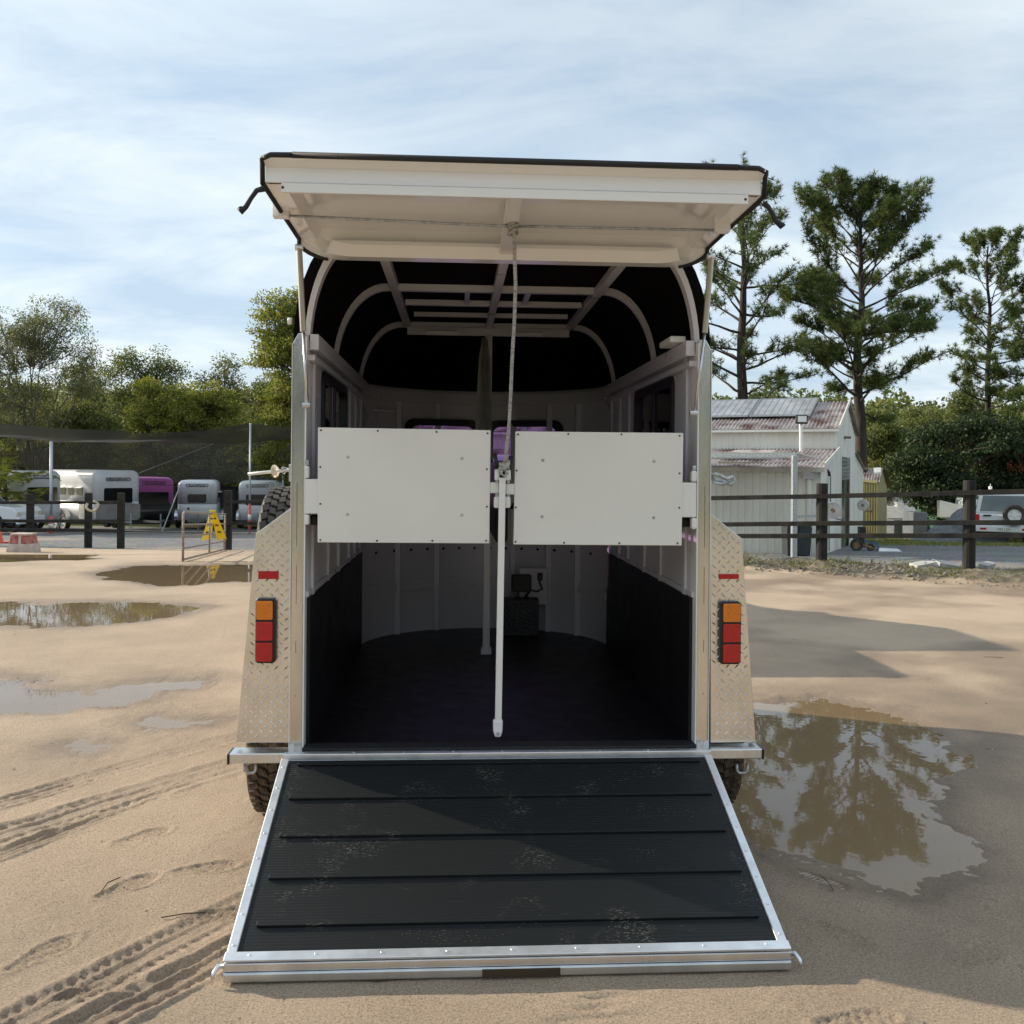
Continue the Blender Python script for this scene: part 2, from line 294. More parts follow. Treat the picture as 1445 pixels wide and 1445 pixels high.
nx, ny = gx[near], gy[near]; h = 0.003 * fbm(nx, ny, 1.3, 4, 11) + 0.002 * fbm(nx, ny, 9, 3, 41) + 0.0022 * fbm(nx, ny, 38, 2, 61)
h = np.clip(h, -0.0065, 0.012)
wob = 0.10 * fbm(nx, ny, 1.6, 5, 71); pd = np.full(nx.shape, 1e9); trk = np.zeros(nx.shape)
for k, poly in enumerate(PW):
    a = np.array(poly); m_ = (nx > a[:, 0].min() - 1.2) & (nx < a[:, 0].max() + 1.2) & (ny > a[:, 1].min() - 1.2) & (ny < a[:, 1].max() + 1.2)
    d_ = np.full(nx.shape, 1e9); d_[m_] = sdf(nx[m_], ny[m_], poly) + wob[m_] * (1.9 if k in (0, 1, 2) else 1.0); pd = np.minimum(pd, d_)
h += -0.026 * np.clip(0.5 - pd / 0.5, 0, 1) ** 1.2 * (pd < 0.6) + (0.011 * fbm(nx, ny, 4, 4, 91) + 0.006 * fbm(nx, ny, 22, 3, 93)) * np.clip(1.3 - np.abs(pd) / 0.35, 0, 1)
def track(p0, p1, w, dep, pitch, slant, lugs, bend=0.0):
    ax, ay = p0[:2]; ex, ey = p1[0] - ax, p1[1] - ay; l = math.hypot(ex, ey); ex /= l; ey /= l
    s_ = (nx - ax) * ex + (ny - ay) * ey; q = (nx - ax) * -ey + (ny - ay) * ex + bend * (s_ / l) * (1 - s_ / l) + 0.012 * value_noise(s_ * 1.4, s_ * 0, 5)
    m_ = (s_ > -1) & (s_ < l + 0.3) & (np.abs(q) < w * 1.5); a = np.abs(q) / w
    g = -dep * np.clip((1.0 - a) * 4, 0, 1) + dep * 0.8 * np.exp(-((a - 1.12) / 0.13) ** 2) * (0.8 + 0.5 * value_noise(s_ * 8, q * 8, 3))
    g += dep * lugs * (0.5 + 0.5 * np.tanh(2.5 * np.sin(2 * math.pi * (s_ + np.abs(q) * slant + 0.02 * value_noise(s_ * 5, q * 20, 31)) / pitch))) * (0.55 + 0.9 * value_noise(s_ * 4, q * 10, 33)) * ((a > 0.45) & (a < 0.97)) + dep * 0.7 * (np.abs(a - 0.4) < 0.09)
    g += dep * 1.0 * np.clip(fbm(s_, q, 14, 2, 8), -0.5, 0.9) * (a < 1.4)
    trk[m_] = np.maximum(trk, np.clip(1.5 - a, 0, 1) * (0.75 + 0.9 * value_noise(s_ * 3, q * 9, 19)))[m_]
    h[m_] += (g * (0.7 + 0.6 * value_noise(s_ * 2, q * 2, 9)))[m_]
G2 = lambda px, py: (grd(px, py).x, grd(px, py).y)
track(G2(-60, 1150), G2(460, 1003), 0.075, 0.0079, 0.055, 0.5, 0.8)
track(G2(-60, 1196), G2(460, 1040), 0.11, 0.0101, 0.055, 0.5, 0.9)
track(G2(-60, 1228), G2(200, 1130), 0.05, 0.008, 0.06, 0.5, 0.5)
track(G2(-40, 1475), G2(420, 1240), 0.085, 0.0086, 0.042, -0.8, 1.0)
track(G2(40, 1490), G2(430, 1290), 0.075, 0.0122, 0.05, 0.5, 0.6)
track(G2(-60, 757), G2(-10, 778), 0.1, 0.01, 0.06, .5, .5); track(G2(0, 772), G2(400, 762 + 8), 0.12, 0.012, 0.06, .5, .5)
def foot(px, py, ang, dep=0.005, w=0.045, ln=0.13):
    c = grd(px, py); a = R(ang); u = (nx - c.x) * math.cos(a) + (ny - c.y) * math.sin(a); v = -(nx - c.x) * math.sin(a) + (ny - c.y) * math.cos(a)
    r_ = np.hypot(u / ln, v / (w * (1 + 0.25 * np.sin(u * 20)))); m_ = r_ < 1.5
    h[m_] += (-dep * np.clip((1 - r_) * 6, 0, 1) * (0.7 + 0.5 * np.sign(np.sin(u * 330))) + dep * 0.8 * np.exp(-((r_ - 1.1) / 0.12) ** 2))[m_]
for f_ in ((180, 1250, 50), (290, 1225, 15), (310, 1290, 10), (60, 1345, 60), (840, 1416, 8), (1210, 1440, 5), (1160, 1240, -60), (1190, 1320, -60), (140, 1395, 20), (820, 1435, 20), (1380, 1350, 30), (240, 925, 20), (200, 1180, 40), (1300, 960, 10), (1340, 930, 30)): foot(*f_)
m_ = rng.random(len(h)) < 0.0; 
for i in range(260):                                 # crumbs and dimples in the sand
    cx_, cy_ = rng.uniform(-6, 7), rng.uniform(-1.6, 9); r0 = rng.uniform(0.012, 0.05); s_ = (np.abs(nx - cx_) < r0 * 2) & (np.abs(ny - cy_) < r0 * 2)
    if s_.any(): h[s_] += rng.choice([-1, 1, 1]) * r0 * 0.22 * np.exp(-((nx[s_] - cx_) ** 2 + (ny[s_] - cy_) ** 2) / (r0 * 0.5) ** 2) * (pd[s_] > 0.25)
gz[near] += h
# dirt bank along the right-hand fence
fa, fb = np.array((3.25, 16.7)), np.array((6.91, 14.3)); fd = (fb - fa) / np.linalg.norm(fb - fa); fn = np.array((fd[1], -fd[0]))  # fn points to the viewer
bq = (gs - fa[0]) * fn[0] + (gd - fa[1]) * fn[1]; bs_ = (gs - fa[0]) * fd[0] + (gd - fa[1]) * fd[1]
bank = np.clip((1.05 - bq) / 0.35, 0, 1) * np.clip((bq + 0.9) / 0.5, 0, 1) * (bs_ > -4) * (bs_ < 30)
gz += bank * 0.11 * (0.8 + 1.2 * fbm(gx, gy, 2.5, 4, 301))
gravel = np.where(gs < 1.5, np.clip((gd - 21.6) / 1.0, 0, 1), np.clip((-0.75 - bq) / 0.25, 0, 1) * (bs_ > -6))
grass = np.where(gs > 5, np.clip((gd - 27.5) / 1.5, 0, 1), np.clip((gd - 44) / 4, 0, 1)); grass = np.maximum(grass, (gy < -14) * 1.0)
wet = np.zeros(gx.shape); wn = np.maximum(np.exp(-np.clip(pd - 0.07, 0, 9) / 0.18), 0.7 * np.exp(-np.clip(pd, 0, 9) / 0.7) * (0.6 + 1.2 * fbm(nx, ny, 2.2, 4, 511))); wn = np.maximum(wn, trk * 0.85); wn = np.maximum(wn, 0.8 * np.clip(fbm(nx, ny, 0.8, 4, 501) * 2.4 + 0.25, 0, 1) * np.clip((side_of(nx, ny) - 0.2) * 1.0 , 0.3, 1)); wet[near] = wn
nX, nY = len(xs), len(ys); idx = np.arange(nX * nY).reshape(nY, nX)
fq = np.stack([idx[:-1, :-1], idx[:-1, 1:], idx[1:, 1:], idx[1:, :-1]], -1).reshape(-1, 4)
def ground_mat():
    m, t, b = new_mat('sand_and_gravel'); N = t.nodes.new; L = t.links.new
    g = N('ShaderNodeNewGeometry'); pos = g.outputs['Position']
    def noise(sc, det=4, rough=0.55): n = N('ShaderNodeTexNoise'); n.inputs['Scale'].default_value = sc; n.inputs['Detail'].default_value = det; n.inputs['Roughness'].default_value = rough; L(pos, n.inputs['Vector']); return n.outputs[0]
    def ramp(i, *st):
        r = N('ShaderNodeValToRGB'); L(i, r.inputs[0]); r.color_ramp.elements[0].position = st[0][0]; r.color_ramp.elements[0].color = (*st[0][1], 1); r.color_ramp.elements[1].position = st[-1][0]; r.color_ramp.elements[1].color = (*st[-1][1], 1)
        for p, c in st[1:-1]: e = r.color_ramp.elements.new(p); e.color = (*c, 1)
        return r.outputs[0]
    def mixc(f, a, b_, mode='MIX'):
        x = N('ShaderNodeMix'); x.data_type = 'RGBA'; x.blend_type = mode
        if isinstance(f, float): x.inputs['Factor'].default_value = f
        else: L(f, x.inputs['Factor'])
        L(a, x.inputs['A']); L(b_, x.inputs['B']); return x.outputs['Result']
    def math_(op, a, b_):
        x = N('ShaderNodeMath'); x.operation = op
        for i, q in enumerate((a, b_)):
            if isinstance(q, (int, float)): x.inputs[i].default_value = q
            else: L(q, x.inputs[i])
        x.use_clamp = False; return x.outputs[0]
    def attr(n): a = N('ShaderNodeAttribute'); a.attribute_name = n; return a.outputs['Fac']
    sand = ramp(noise(0.9, 6), (0.3, (0.52, 0.40, 0.29)), (0.7, (0.66, 0.52, 0.385)))
    grain = ramp(noise(120, 3, 0.8), (0.32, (0.42, 0.38, 0.34)), (0.46, (0.84, 0.82, 0.80)), (0.56, (1, 1, 1)), (0.72, (1.25, 1.22, 1.18)))
    sand = mixc(0.9, sand, grain, 'MULTIPLY')
    speck = ramp(noise(420, 1, 0.5), (0.33, (0.16, 0.13, 0.11)), (0.40, (1, 1, 1)))
    sand = mixc(0.75, sand, speck, 'MULTIPLY')
    wetc = mixc(1.0, sand, ramp(noise(2.2, 5), (0.3, (0.44, 0.40, 0.37)), (0.7, (0.62, 0.58, 0.55))), 'MULTIPLY')
    wv = math_('MULTIPLY', attr('wet'), 1.0); sand = mixc(wv, sand, wetc)
    v = N('ShaderNodeTexVoronoi'); v.inputs['Scale'].default_value = 14; L(pos, v.inputs['Vector'])
    grav = mixc(0.6, ramp(noise(5, 8, 0.75), (0.3, (0.10, 0.105, 0.11)), (0.7, (0.24, 0.24, 0.24))), v.outputs['Color'], 'SOFT_LIGHT')
    grav = mixc(ramp(noise(0.35, 5), (0.55, (0, 0, 0)), (0.7, (0.5, 0.5, 0.5))), grav, sand)
    gr = ramp(noise(3, 8, 0.7), (0.3, (0.10, 0.12, 0.03)), (0.6, (0.22, 0.22, 0.07)), (0.8, (0.32, 0.28, 0.14)))
    bk = ramp(noise(6, 8, 0.8), (0.32, (0.05, 0.042, 0.03)), (0.5, (0.16, 0.13, 0.09)), (0.66, (0.36, 0.30, 0.21)))
    jit = math_('MULTIPLY', math_('SUBTRACT', noise(3.5, 5), 0.5), 1.6)
    def edge(a): x = N('ShaderNodeMath'); x.operation = 'MULTIPLY_ADD'; x.use_clamp = True; L(math_('ADD', attr(a), jit), x.inputs[0]); x.inputs[1].default_value = 3.0; x.inputs[2].default_value = -1.0; return x.outputs[0]
    c = mixc(edge('gravel'), sand, grav); c = mixc(edge('grass'), c, gr); c = mixc(edge('bank'), c, bk)
    L(c, b.inputs['Base Color'])
    rr = N('ShaderNodeMapRange'); L(wv, rr.inputs[0]); rr.inputs[3].default_value = 0.9; rr.inputs[4].default_value = 0.45; L(rr.outputs[0], b.inputs['Roughness']); b.inputs['Specular IOR Level'].default_value = 0.35
    b1 = N('ShaderNodeBump'); b1.inputs['Strength'].default_value = 1.0; b1.inputs['Distance'].default_value = 0.012; L(noise(110, 5, 0.85), b1.inputs['Height'])
    b2 = N('ShaderNodeBump'); b2.inputs['Strength'].default_value = 0.35; b2.inputs['Distance'].default_value = 0.012; L(noise(34, 6, 0.8), b2.inputs['Height']); L(b1.outputs[0], b2.inputs['Normal']); L(b2.outputs[0], b.inputs['Normal'])
    return m
gme = np_mesh('ground', np.stack([gx, gy, gz], -1), fq, ground_mat(), 4)
for nme, arr in (('gravel', gravel), ('grass', grass), ('wet', wet), ('bank', np.clip(bank * 1.4, 0, 1))):
    a = gme.attributes.new(nme, 'FLOAT', 'POINT'); a.data.foreach_set('value', arr.astype(np.float32))
gme.polygons.foreach_set('use_smooth', np.ones(len(fq), bool)); link('ground', gme, kind='structure', label='pale damp sand yard running back to gravel and grass')
def water_mat():
    m, t, b = new_mat('muddy_water'); N = t.nodes.new; L = t.links.new; t.nodes.remove(b)
    tr = N('ShaderNodeBsdfTransparent'); tr.inputs[0].default_value = (0.72, 0.56, 0.36, 1); df = N('ShaderNodeBsdfDiffuse'); df.inputs[0].default_value = (0.38, 0.265, 0.155, 1)
    gl = N('ShaderNodeBsdfGlossy'); gl.inputs['Roughness'].default_value = 0.0
    fr = N('ShaderNodeFresnel'); fr.inputs[0].default_value = 1.33; m1 = N('ShaderNodeMixShader'); m1.inputs[0].default_value = 0.62
    m2 = N('ShaderNodeMixShader'); ge = N('ShaderNodeNewGeometry')
    n = N('ShaderNodeTexNoise'); n.inputs['Scale'].default_value = 11; n.inputs['Detail'].default_value = 2; L(ge.outputs['Position'], n.inputs['Vector'])
    bp = N('ShaderNodeBump'); bp.inputs['Strength'].default_value = 0.05; bp.inputs['Distance'].default_value = 0.004; L(n.outputs[0], bp.inputs['Height'])
    for q in (gl, fr): L(bp.outputs[0], q.inputs['Normal'])
    mr = N('ShaderNodeMath'); mr.operation = 'MULTIPLY'; mr.inputs[1].default_value = 1.3; mr.use_clamp = True; L(fr.outputs[0], mr.inputs[0])
    L(tr.outputs[0], m1.inputs[1]); L(df.outputs[0], m1.inputs[2]); L(mr.outputs[0], m2.inputs[0]); L(m1.outputs[0], m2.inputs[1]); L(gl.outputs[0], m2.inputs[2]); L(m2.outputs[0], t.nodes['Material Output'].inputs[0])
    return m
WM = water_mat()
for k, poly in enumerate(PW):
    a = np.array(poly); x0, y0 = a.min(0) - 0.45; x1, y1 = a.max(0) + 0.45
    z_ = -0.0125 + 0.0001 * k; MB().poly([(x0, y0, z_), (x1, y0, z_), (x1, y1, z_), (x0, y1, z_)]).build('puddle', WM, kind='structure')
# ---------------------------------------------------------------- TRAILER
TR = thing('horse_trailer', 'silver and white two horse trailer with rear ramp down and top hatch raised', 'horse trailer')
W = 0.815; WO = 0.871; ZF = 0.40; ZW = 2.10; ZR = 2.465; YS = 2.25; NB = 0.72
def prof(wx, zb, zt, rx, rz, n=9):
    pts = [(-wx + rx * (1 - math.cos(a)), zb + rz * math.sin(a)) for a in np.linspace(0, math.pi / 2, n)]
    return pts + [(-x, z) for x, z in pts[::-1]]
MB().box(-W, W, 0.0, YS, ZF - 0.04, ZF).build('floor', M['floor'], TR)
MB().prism([(W * math.cos(a), YS + NB * math.sin(a), ZF - 0.04) for a in np.linspace(0, math.pi, 25)], (0, 0, 0.04)).build('floor', M['floor'], TR)
def rounded_rect(x0, x1, z0, z1, r, n=4):
    pts = []
    for cx, cz, a0 in ((x1 - r, z0 + r, -90), (x1 - r, z1 - r, 0), (x0 + r, z1 - r, 90), (x0 + r, z0 + r, 180)):
        pts += [(cx + r * math.cos(R(a0 + 90 * i / n)), cz + r * math.sin(R(a0 + 90 * i / n))) for i in range(n + 1)]
    return pts
def ring_frame(mb, outer, inner, to3, off):
    k = len(outer); n = len(mb.v)
    for base in (Vector((0, 0, 0)), Vector(off)):
        mb.v += [tuple(Vector(to3(*p)) + base) for p in outer] + [tuple(Vector(to3(*p)) + base) for p in inner]
    for i in range(k):
        j = (i + 1) % k
        mb.f += [(n + i, n + j, n + k + j, n + k + i), (n + 2 * k + i, n + 3 * k + i, n + 3 * k + j, n + 2 * k + j), (n + i, n + 2 * k + i, n + 2 * k + j, n + j), (n + k + i, n + k + j, n + 3 * k + j, n + 3 * k + i)]
    return mb
for s in (-1, 1):
    x0, x1 = (s * W, s * (W + 0.02)) if s > 0 else (s * (W + 0.02), s * W)
    wy0, wy1, wz0, wz1 = (0.42, 1.30, 1.70, 1.985)
    w = MB().box(x0, x1, 0.05, YS, ZF, wz0).box(x0, x1, 0.05, YS, wz1, ZW).box(x0, x1, 0.05, wy0, wz0, wz1).box(x0, x1, wy1, YS, wz0, wz1)
    wall = w.build('side_wall', M['iwhite'], TR)
    MB().box(s * (W + 0.022), s * (W + 0.03), 0.05, YS, ZF - 0.1, wz0).box(s * (W + 0.022), s * (W + 0.03), 0.05, YS, wz1, ZW + .02).box(s * (W + 0.022), s * (W + 0.03), 0.05, wy0, wz0, wz1).box(s * (W + 0.022), s * (W + 0.03), wy1, YS, wz0, wz1).build('outer_skin', M['gel'], wall)
    for yy in (0.12, 0.62, 1.02, 1.50, 1.80, 2.12):
        z1_ = ZW if yy in (0.12, 1.50, 1.80, 2.12) else wz0 - 0.04
        MB().box(s * (W - 0.014), s * W, yy, yy + 0.05, 1.02, z1_).build('wall_rib', M['iwhite'], wall, bevel=0.003)
    MB().box(s * (W - 0.012), s * W, 0.0, YS, 1.025, 1.05).build('wall_rail', M['iwhite'], wall, bevel=0.003)
    MB().box(s * (W - 0.045), s * W, 0.0, YS, 2.05, 2.115).build('wall_rail', M['iwhite'], wall, bevel=0.004)
    MB().box(s * (W - 0.03), s * W, 0.0, YS, 1.985 + 0.02, 2.03).build('wall_rail', M['iwhite'], wall, bevel=0.004)
    MB().box(s * (W - 0.016), s * (W - 0.001), 0.02, YS - 0.02, ZF, 1.02).build('kick_panel', M['kick'], TR, bevel=0.003)
    to3 = lambda y, z, s=s: (s * (W - 0.015), y, z)
    ring_frame(MB(), rounded_rect(wy0 - 0.03, wy1 + 0.03, wz0 - 0.03, wz1 + 0.03, 0.07), rounded_rect(wy0 + 0.015, wy1 - 0.015, wz0 + 0.015, wz1 - 0.015, 0.05), to3, (s * 0.03, 0, 0)).build('window_frame', M['black'], wall)
    MB().box(s * (W + 0.006), s * (W + 0.010), wy0, wy1, wz0, wz1).build('window_pane', M['purple'], wall)
    MB().box(s * (W - 0.008), s * (W + 0.004), (wy0 + wy1) / 2 - 0.02, (wy0 + wy1) / 2 + 0.02, wz0, wz1).build('window_bar', M['black'], wall)
# curved front wall with two windows
fw = MB(); fo = MB(); angs = np.linspace(0, math.pi, 49); rimw = MB()
WIN = [(-0.53, -0.06), (0.06, 0.53)]; wz0, wz1 = 1.31, 1.885
def npnt(a, off=0.0): return ((W + off) * math.cos(a), YS + (NB + off) * math.sin(a))
gl = [MB(), MB()]
for a, b in zip(angs[:-1], angs[1:]):
    am = (a + b) / 2; xm = W * math.cos(am); inw = [i for i, (p, q) in enumerate(WIN) if p < xm < q]
    def seg(mb, z0, z1, o0, o1):
        (ax, ay), (bx, by), (cx, cy), (dx, dy) = npnt(a, o0), npnt(b, o0), npnt(b, o1), npnt(a, o1)
        mb.hexa([(ax, ay, z0), (bx, by, z0), (cx, cy, z0), (dx, dy, z0), (ax, ay, z1), (bx, by, z1), (cx, cy, z1), (dx, dy, z1)])
    for z0, z1 in ([(ZF - 0.02, wz0), (wz1, ZW + 0.03)] if inw else [(ZF - 0.02, ZW + 0.03)]): seg(fw, z0, z1, 0, 0.02); seg(fo, z0 - (0.06 if z0 < 1 else 0), z1, 0.022, 0.03)
    if inw: seg(gl[inw[0]], wz0, wz1, 0.006, 0.010)
FW_ = fw.build('front_wall', M['iwhite'], TR); fo.build('outer_skin', M['gel'], FW_)
for i, (p, q) in enumerate(WIN):
    gl[i].build('window_pane', M['purple'], FW_)
    fr = MB(); pts = [(x, z) for x, z in rounded_rect(p - 0.035, q + 0.035, wz0 - 0.035, wz1 + 0.035, 0.07)]; inn = rounded_rect(p + 0.012, q - 0.012, wz0 + 0.012, wz1 - 0.012, 0.05)
    ring_frame(fr, pts, inn, lambda x, z: (x, YS + NB * math.sqrt(max(0, 1 - (x / W) ** 2)) - 0.02, z), (0, 0.03, 0)).build('window_frame', M['black'], FW_)
def nose_band(z0, z1, t, a0=0.02, a1=math.pi - 0.02, n=40):
    mb = MB(); aa = np.linspace(a0, a1, n)
    for a, b in zip(aa[:-1], aa[1:]):
        (ax, ay), (bx, by), (cx, cy), (dx, dy) = npnt(a, -0.001), npnt(b, -0.001), npnt(b, -t), npnt(a, -t)
        mb.hexa([(dx, dy, z0), (cx, cy, z0), (bx, by, z0), (ax, ay, z0), (dx, dy, z1), (cx, cy, z1), (bx, by, z1), (ax, ay, z1)])
    return mb
nose_band(2.03, 2.11, 0.035).build('wall_rail', M['iwhite'], FW_)
nose_band(0.745, 0.775, 0.014).build('wall_rail', M['iwhite'], FW_)
nose_band(0.70, 0.745, 0.022).build('wall_rail', M['iwhite'], FW_)
for x in (-0.60, -0.33, 0.22, 0.47, 0.66):
    yy = YS + NB * math.sqrt(1 - (x / W) ** 2); MB().box(x - 0.02, x + 0.02, yy - 0.034, yy - 0.004, ZF, 2.04).build('wall_rib', M['iwhite'], FW_, bevel=0.003)
bo = MB()
for x in np.linspace(-0.74, 0.74, 14):
    yy = YS + NB * math.sqrt(1 - (x / W) ** 2) - 0.003; nn = Vector((x / W ** 2, (yy - YS) / NB ** 2, 0)).normalized(); bo.lathe((x, yy, 0.985), nn, [(0, -0.006), (0.009, -0.006), (0.011, 0)], 8)
bo.build('bolt_row', M['black'], FW_, kind='stuff')
# door outline on the left of the nose, coat handle, floor-level control box and tread plate locker
MB().tube([(-0.60, 2.66, 1.1), (-0.60, 2.66, 1.93), (-0.62, 2.66, 1.96), (-0.76, 2.5, 1.96)], 0.008, 6).build('door_seal', M['white'], FW_, smooth=True)
bx = MB().box(0.26, 0.46, 2.755, 2.835, 0.60, 0.86).build('control_mount', M['iwhite'], TR, bevel=0.004)
MB().box(0.20, 0.34, 2.68, 2.752, 0.70, 0.82).build('control_box', M['black'], bx, bevel=0.008)
MB().tube([(0.40, 2.72, 0.82), (0.40, 2.72, 0.76), (0.42, 2.71, 0.72), (0.38, 2.71, 0.70), (0.34, 2.72, 0.71), (0.30, 2.72, 0.66)], 0.008, 6).build('control_cable', M['black'], bx, smooth=True)
MB().box(0.385, 0.42, 2.70, 2.75, 0.78, 0.83).build('control_plug', M['black'], bx, bevel=0.004)
def lugs(mb, to3, inside, u0, u1, v0, v1, st=0.040, ln=0.0145, wd=0.0038, h=0.0036):
    j = 0; v = v0
    while v < v1:
        i = 0; u = u0 + (0 if j % 2 == 0 else st / 2)
        while u < u1:
            if inside(u, v):
                a = R(42) if j % 2 == 0 else R(-42); du, dv = math.cos(a) * ln, math.sin(a) * ln; pu, pv = -math.sin(a) * wd, math.cos(a) * wd
                q = [(u - du, v - dv), (u + pu, v + pv), (u + du, v + dv), (u - pu, v - pv)]
                n = len(mb.v); mb.v += [to3(a_, b_, 0) for a_, b_ in q]; k = 0.55
                mb.v += [to3(u - du * k, v - dv * k, h), to3(u + du * k, v + dv * k, h)]
                mb.f += [(n, n + 4, n + 3), (n, n + 1, n + 4), (n + 1, n + 5, n + 4), (n + 1, n + 2, n + 5), (n + 2, n + 3, n + 5), (n + 3, n + 4, n + 5)]
            u += st
        v += st / 2; j += 1
    return mb
bl = MB().box(0.14, 0.385, 2.60, 2.73, 0.405, 0.66).build('tread_plate_locker', M['black'], TR, bevel=0.003)
lugs(MB(), lambda u, v, h_: (u, 2.5995 - h_ * 1.6, v), lambda u, v: True, 0.16, 0.375, 0.425, 0.645, 0.045).build('tread_pattern', M['alu'], bl, kind='stuff')
# roof
rp = prof(W + 0.005, ZW - 0.02, ZR + 0.02, 0.26, ZR + 0.04 - ZW); ro = prof(WO + 0.002, ZW - 0.03, ZR + 0.04, 0.28, ZR + 0.07 - ZW)
rp0 = prof(W + 0.02, ZW - 0.02, ZR + 0.07, 0.22, ZR + 0.08 - ZW); ro0 = prof(WO + 0.004, ZW - 0.03, ZR + 0.09, 0.23, ZR + 0.115 - ZW)
roof = MB()
for (yA, yB, A1, B1, A2, B2) in ((0.0, 0.5, rp0, ro0, rp, ro), (0.5, YS, rp, ro, rp, ro)):
    for k in range(len(rp) - 1):
        P8 = [(A1[k][0], yA, A1[k][1]), (A2[k][0], yB, A2[k][1]), (B2[k][0], yB, B2[k][1]), (B1[k][0], yA, B1[k][1])]; j = k + 1
        roof.hexa(P8 + [(A1[j][0], yA, A1[j][1]), (A2[j][0], yB, A2[j][1]), (B2[j][0], yB, B2[j][1]), (B1[j][0], yA, B1[j][1])])
RF = roof.build('roof_skin', M['carpet'], TR)
dome = MB(); lv = [(1.0, ZW - 0.02)] + [(-x / (W + .005), z) for x, z in rp[1:9]] + [(0.35, ZR + 0.02), (0.0, ZR + 0.02)]
lv = [(r, z + (0 if r > 0.5 else 0)) for r, z in lv]; na = 33; base = len(dome.v)
for o_ in (0, 0.035):
    for r, z in lv:
        for a in np.linspace(0, math.pi, na): dome.v.append(((W + 0.006 + o_) * r * math.cos(a), YS + (NB + 0.006 + o_) * r * math.sin(a), z + o_))
for o_ in range(2):
    for i in range(len(lv) - 1):
        for k in range(na - 1):
            q = o_ * len(lv) * na + i * na + k; dome.f.append((q, q + 1, q + na + 1, q + na))
dome.build('nose_roof', M['carpet'], RF, smooth=True)
def arch(y, w=0.022, d=0.05, mt='iwhite', e=0.0, rx=0.25):
    pi_ = prof(W - 0.022 + e * .3, ZW - 0.05, ZR - 0.015, rx, ZR + 0.035 + e - ZW, 14); po = prof(W + e * .3, ZW - 0.05, ZR + 0.018, rx + .015, ZR + 0.068 + e - ZW, 14); mb = MB()
    for k in range(len(pi_) - 1):
        (ax, az), (bx_, bz) = pi_[k], pi_[k + 1]; (cx, cz), (dx, dz) = po[k + 1], po[k]
        mb.hexa([(ax, y, az), (ax, y + d, az), (dx, y + d, dz), (dx, y, dz), (bx_, y, bz), (bx_, y + d, bz), (cx, y + d, cz), (cx, y, cz)])
    return mb.build('roof_rib', M[mt], RF)
arch(0.0, d=0.055, e=0.05, rx=0.20); arch(0.78, d=0.035); arch(2.0, d=0.035)
MB().box(-0.51, 0.51, 1.985, 1.998, 2.40, 2.452).build('roof_beam', M['iwhite'], RF, bevel=0.003)
for x in (-0.51, 0.0, 0.51): MB().box(x - 0.02, x + 0.02, 0.06, 1.98, ZR - 0.022, ZR + 0.018).build('roof_rail', M['iwhite'], RF, bevel=0.003)
MB().box(-0.48, 0.48, 1.18, 1.215, ZR - 0.016, ZR + 0.014).build('roof_rail', M['iwhite'], RF, bevel=0.003)
MB().box(-0.16, -0.135, 0.82, 1.178, ZR - 0.012, ZR + 0.01).build('roof_rail', M['iwhite'], RF); MB().box(0.15, 0.175, 0.82, 1.178, ZR - 0.012, ZR + 0.01).build('roof_rail', M['iwhite'], RF)
MB().box(-0.45, 0.45, 1.58, 1.60, ZR - 0.013, ZR + 0.012).build('roof_rail', M['iwhite'], RF)
for x in (-0.29, 0.24): MB().box(x - 0.10, x + 0.10, 1.955, 1.983, 2.40, 2.425).build('interior_lamp', M['panel'], RF, bevel=0.006)
MB().box(0.72, 0.79, 0.08, 0.30, 2.118, 2.145).build('interior_lamp', M['panel'], RF, bevel=0.006)
MB().tube([(-WO - 0.012, 0.02, 2.17), (-WO - 0.030, 0.02, 2.17)], 0.014, 10).build('marker_lamp', M['panel'], RF, smooth=True)
# rear posts
for s in (-1, 1):
    xo = s * WO; xi = s * (W + 0.004)
    pts = [(xi, -0.03, ZF), (xo, -0.03, ZF), (xo, -0.03, 2.075), (xo - s * 0.022, -0.03, 2.115), (xi, -0.03, 2.115)]
    po = MB().prism(pts if s > 0 else pts[::-1], (0, 0.10, 0)).build('corner_post', M['post'], TR, bevel=0.004)
    MB().box(min(xi, xi - s * 0.006), max(xi, xi - s * 0.006), -0.036, 0.06, ZF, 2.1).build('post_edge_trim', M['white'], po)
    MB().box(min(xo, xo + s * 0.003), max(xo, xo + s * 0.003), -0.033, 0.05, ZF, 2.07).build('post_edge_trim', M['white'], po)
    sm = MB()
    for z, l_ in ((0.62, 0.01), (1.0, 0.16), (1.24, 0.22), (0.80, 0.05), (1.45, 0.05)): sm.box(xo - s * 0.0225 - 0.001, xo - s * 0.0225 + 0.001, -0.0305, -0.03, z, z + l_)
    sm.build('post_scratch', M['brown'], po, kind='stuff')
    MB().box(min(xo - s * 0.02, xo), max(xo - s * 0.02, xo), -0.034, -0.0301, ZF, ZF + 0.03).build('post_foot', M['alu'], po)
